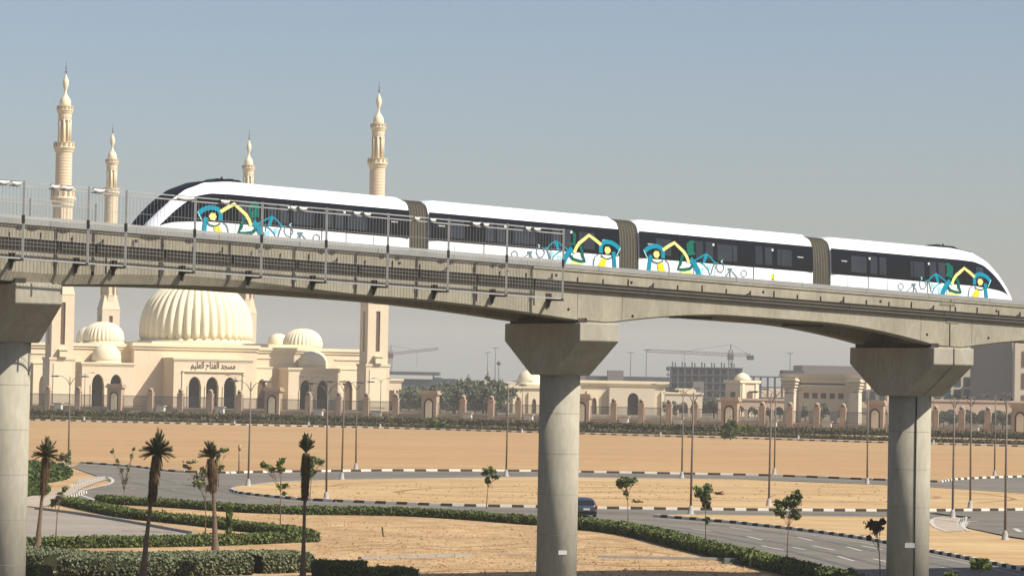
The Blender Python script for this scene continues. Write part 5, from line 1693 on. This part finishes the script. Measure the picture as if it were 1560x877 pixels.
crane(594, 533, 600, 586, 536, 668, 531, 1550, mat('crane_rust', lin(128, 92, 78), .7, var=.1), 'rust-coloured tower crane right of the mosque')
# thin distant masts
for px, y0, lb, Y, ball in [(743, 537, 'thin distant mast, left of the pair by the middle pier', 1500, 0), (755, 530, 'thin distant mast, right and taller of the pair by the middle pier', 1500, 0), (760, 553, 'short mast with a round ball at its top', 1300, 1),
                      (961, 537, 'thin T-topped mast above the arcade hall', 1400, 0), (985, 533, 'taller thin mast above the right of the arcade hall', 1400, 0), (1204, 538, 'thin T-topped mast above the monumental gate', 1400, 0), (1018, 561, 'short mast with a small ball beside the construction building', 1250, 1)]:
    T = at(px, y0, Y)
    q = MB(); q.tube([(T.x, Y, 0), (T.x, Y, T.z)], [.28, .16], 6)
    if ball: q.lathe([(.1, T.z - 1), (.9, T.z - .5), (1.0, T.z), (.6, T.z + .7), (.1, T.z + .9)], (T.x, Y, 0), 10)
    else: q.bar((T.x - 1.6, Y, T.z), (T.x + 1.6, Y, T.z), .3, .3)
    q.build('light_mast', m_frame, label=lb, cat='mast')

# trees behind the fence: a few prototypes, copied
def far_tree(h, r, seed, palm_=False):
    root = thing('tree', 'x', 'tree')
    q = MB(); q.tube([(0, 0, 0), (.1, 0, h * .3), (0, .1, h * .6)], [.3, .22, .12], 7); tr = q.build('trunk', m_bark, root, local=True)
    C = []
    if palm_:
        for i in range(22):
            a = 2.399 * i; el = rng.uniform(-.3, 1.2)
            for j in range(22):
                t = j / 21
                C.append([math.cos(a) * math.cos(el) * r * t, math.sin(a) * math.cos(el) * r * t, h * .72 + math.sin(el) * r * t - .5 * r * t * t])
        C = np.array(C)
        sz = .55
    else:
        for i in range(17):
            c = (rng.uniform(-.6, .6) * r, rng.uniform(-.5, .5) * r, h * rng.uniform(.22, .86))
            C.append(blob_pts(110, c, (r * rng.uniform(.3, .5), r * .4, h * rng.uniform(.1, .17))))
        C = np.concatenate(C); sz = .5
    q = MB()
    for i in range(7):
        c = C[rng.randrange(len(C))]; q.tube([(0, 0, h * .45), tuple(c)], [.1, .03], 5)
    q.build('limb', m_bark, tr, local=True)
    Vv, Q = leaf_quads(C, sz); put('crown', np_mesh('crown', Vv, Q), m_farl, root)
    return root
protos = [far_tree(9, 4, 1), far_tree(7.5, 4.6, 2), far_tree(10, 3.4, 3), far_tree(8, 3.2, 4, True)]
used = [False] * 4
def plant(k, x, Y, sc, label, group):
    o = protos[k] if not used[k] else copy_tree(protos[k])
    used[k] = True
    o.location = (x, Y, 0); o.scale = (sc, sc, sc * rng.uniform(.92, 1.1)); o.rotation_euler = (0, 0, rng.uniform(0, 6))
    o['label'] = label; o['group'] = group
kinds = ['broad grey-green tree in the dense belt left of the middle pier', 'low spreading tree in the dense belt left of the middle pier', 'tall narrow tree in the dense belt left of the middle pier', 'far palm in the dense belt left of the middle pier']
for i in range(62):
    px = 606 + (i * 61.8) % 172 + rng.uniform(-3, 3)
    Yt = rng.uniform(790, 1080)
    k = rng.choice([0, 0, 1, 1, 2, 3])
    top = 588 if px < 640 else (583 if px < 690 else 576)
    hgt = max(3.0, at(px, top + rng.uniform(0, 14), Yt).z)
    plant(k, X(px, Yt), Yt, hgt / [9, 7.5, 10, 8][k], kinds[k], 'trees of the belt left of the middle pier')
kinds2 = ['broad grey-green tree behind the fence right of the arcade hall', 'low spreading tree behind the fence right of the arcade hall', 'tall narrow tree behind the fence right of the arcade hall', 'far palm behind the fence right of the arcade hall']
for i in range(22):
    px = 1040 + (i * 37.3) % 165
    Yt = rng.uniform(830, 1000)
    k = rng.choice([0, 1, 1, 3])
    hgt = max(2.5, at(px, (600 if px < 1110 else 606) + rng.uniform(0, 16), Yt).z)
    plant(k, X(px, Yt), Yt, hgt / [9, 7.5, 10, 8][k], kinds2[k], 'trees right of the arcade hall')
kinds3 = ['broad tree behind the fence right of the split pier', 'low spreading tree behind the fence right of the split pier', '', 'palm behind the fence right of the split pier']
for i in range(9):
    px = 1424 + i * 15; Yt = rng.uniform(725, 770); k = rng.choice([1, 1, 0])
    plant(k, X(px, Yt), Yt, rng.uniform(3, 5) / [9, 7.5, 10, 8][k], kinds3[k], 'trees right of the split pier')
for i, px in enumerate((1022, 1252, 1228, 1275)):
    plant(1, X(px, 815), 815, 5.2 / 7.5 * rng.uniform(.8, 1.1), 'round green tree framed by an arch near the gate', 'trees seen through arches')
plant(3, X(773, 780), 780, .95, 'lone palm before the domed pavilion', 'lone palm')

# ------------------------------------------------------------------ dusty air
hz = MB().box((-4200, -500, -1), (4200, 6200, 106)).build('haze', None, kind='stuff', label='thin dusty haze in the air')
hm = bpy.data.materials.new('haze_air')
hm.use_nodes = True
hm.node_tree.nodes.clear()
ho = hm.node_tree.nodes.new('ShaderNodeOutputMaterial')
hv = hm.node_tree.nodes.new('ShaderNodeVolumePrincipled')
hv.inputs['Color'].default_value = (.99, .955, .86, 1)
hv.inputs['Density'].default_value = .00016
hv.inputs['Anisotropy'].default_value = 0.0
hm.node_tree.links.new(hv.outputs[0], ho.inputs['Volume'])
hz.data.materials.append(hm)
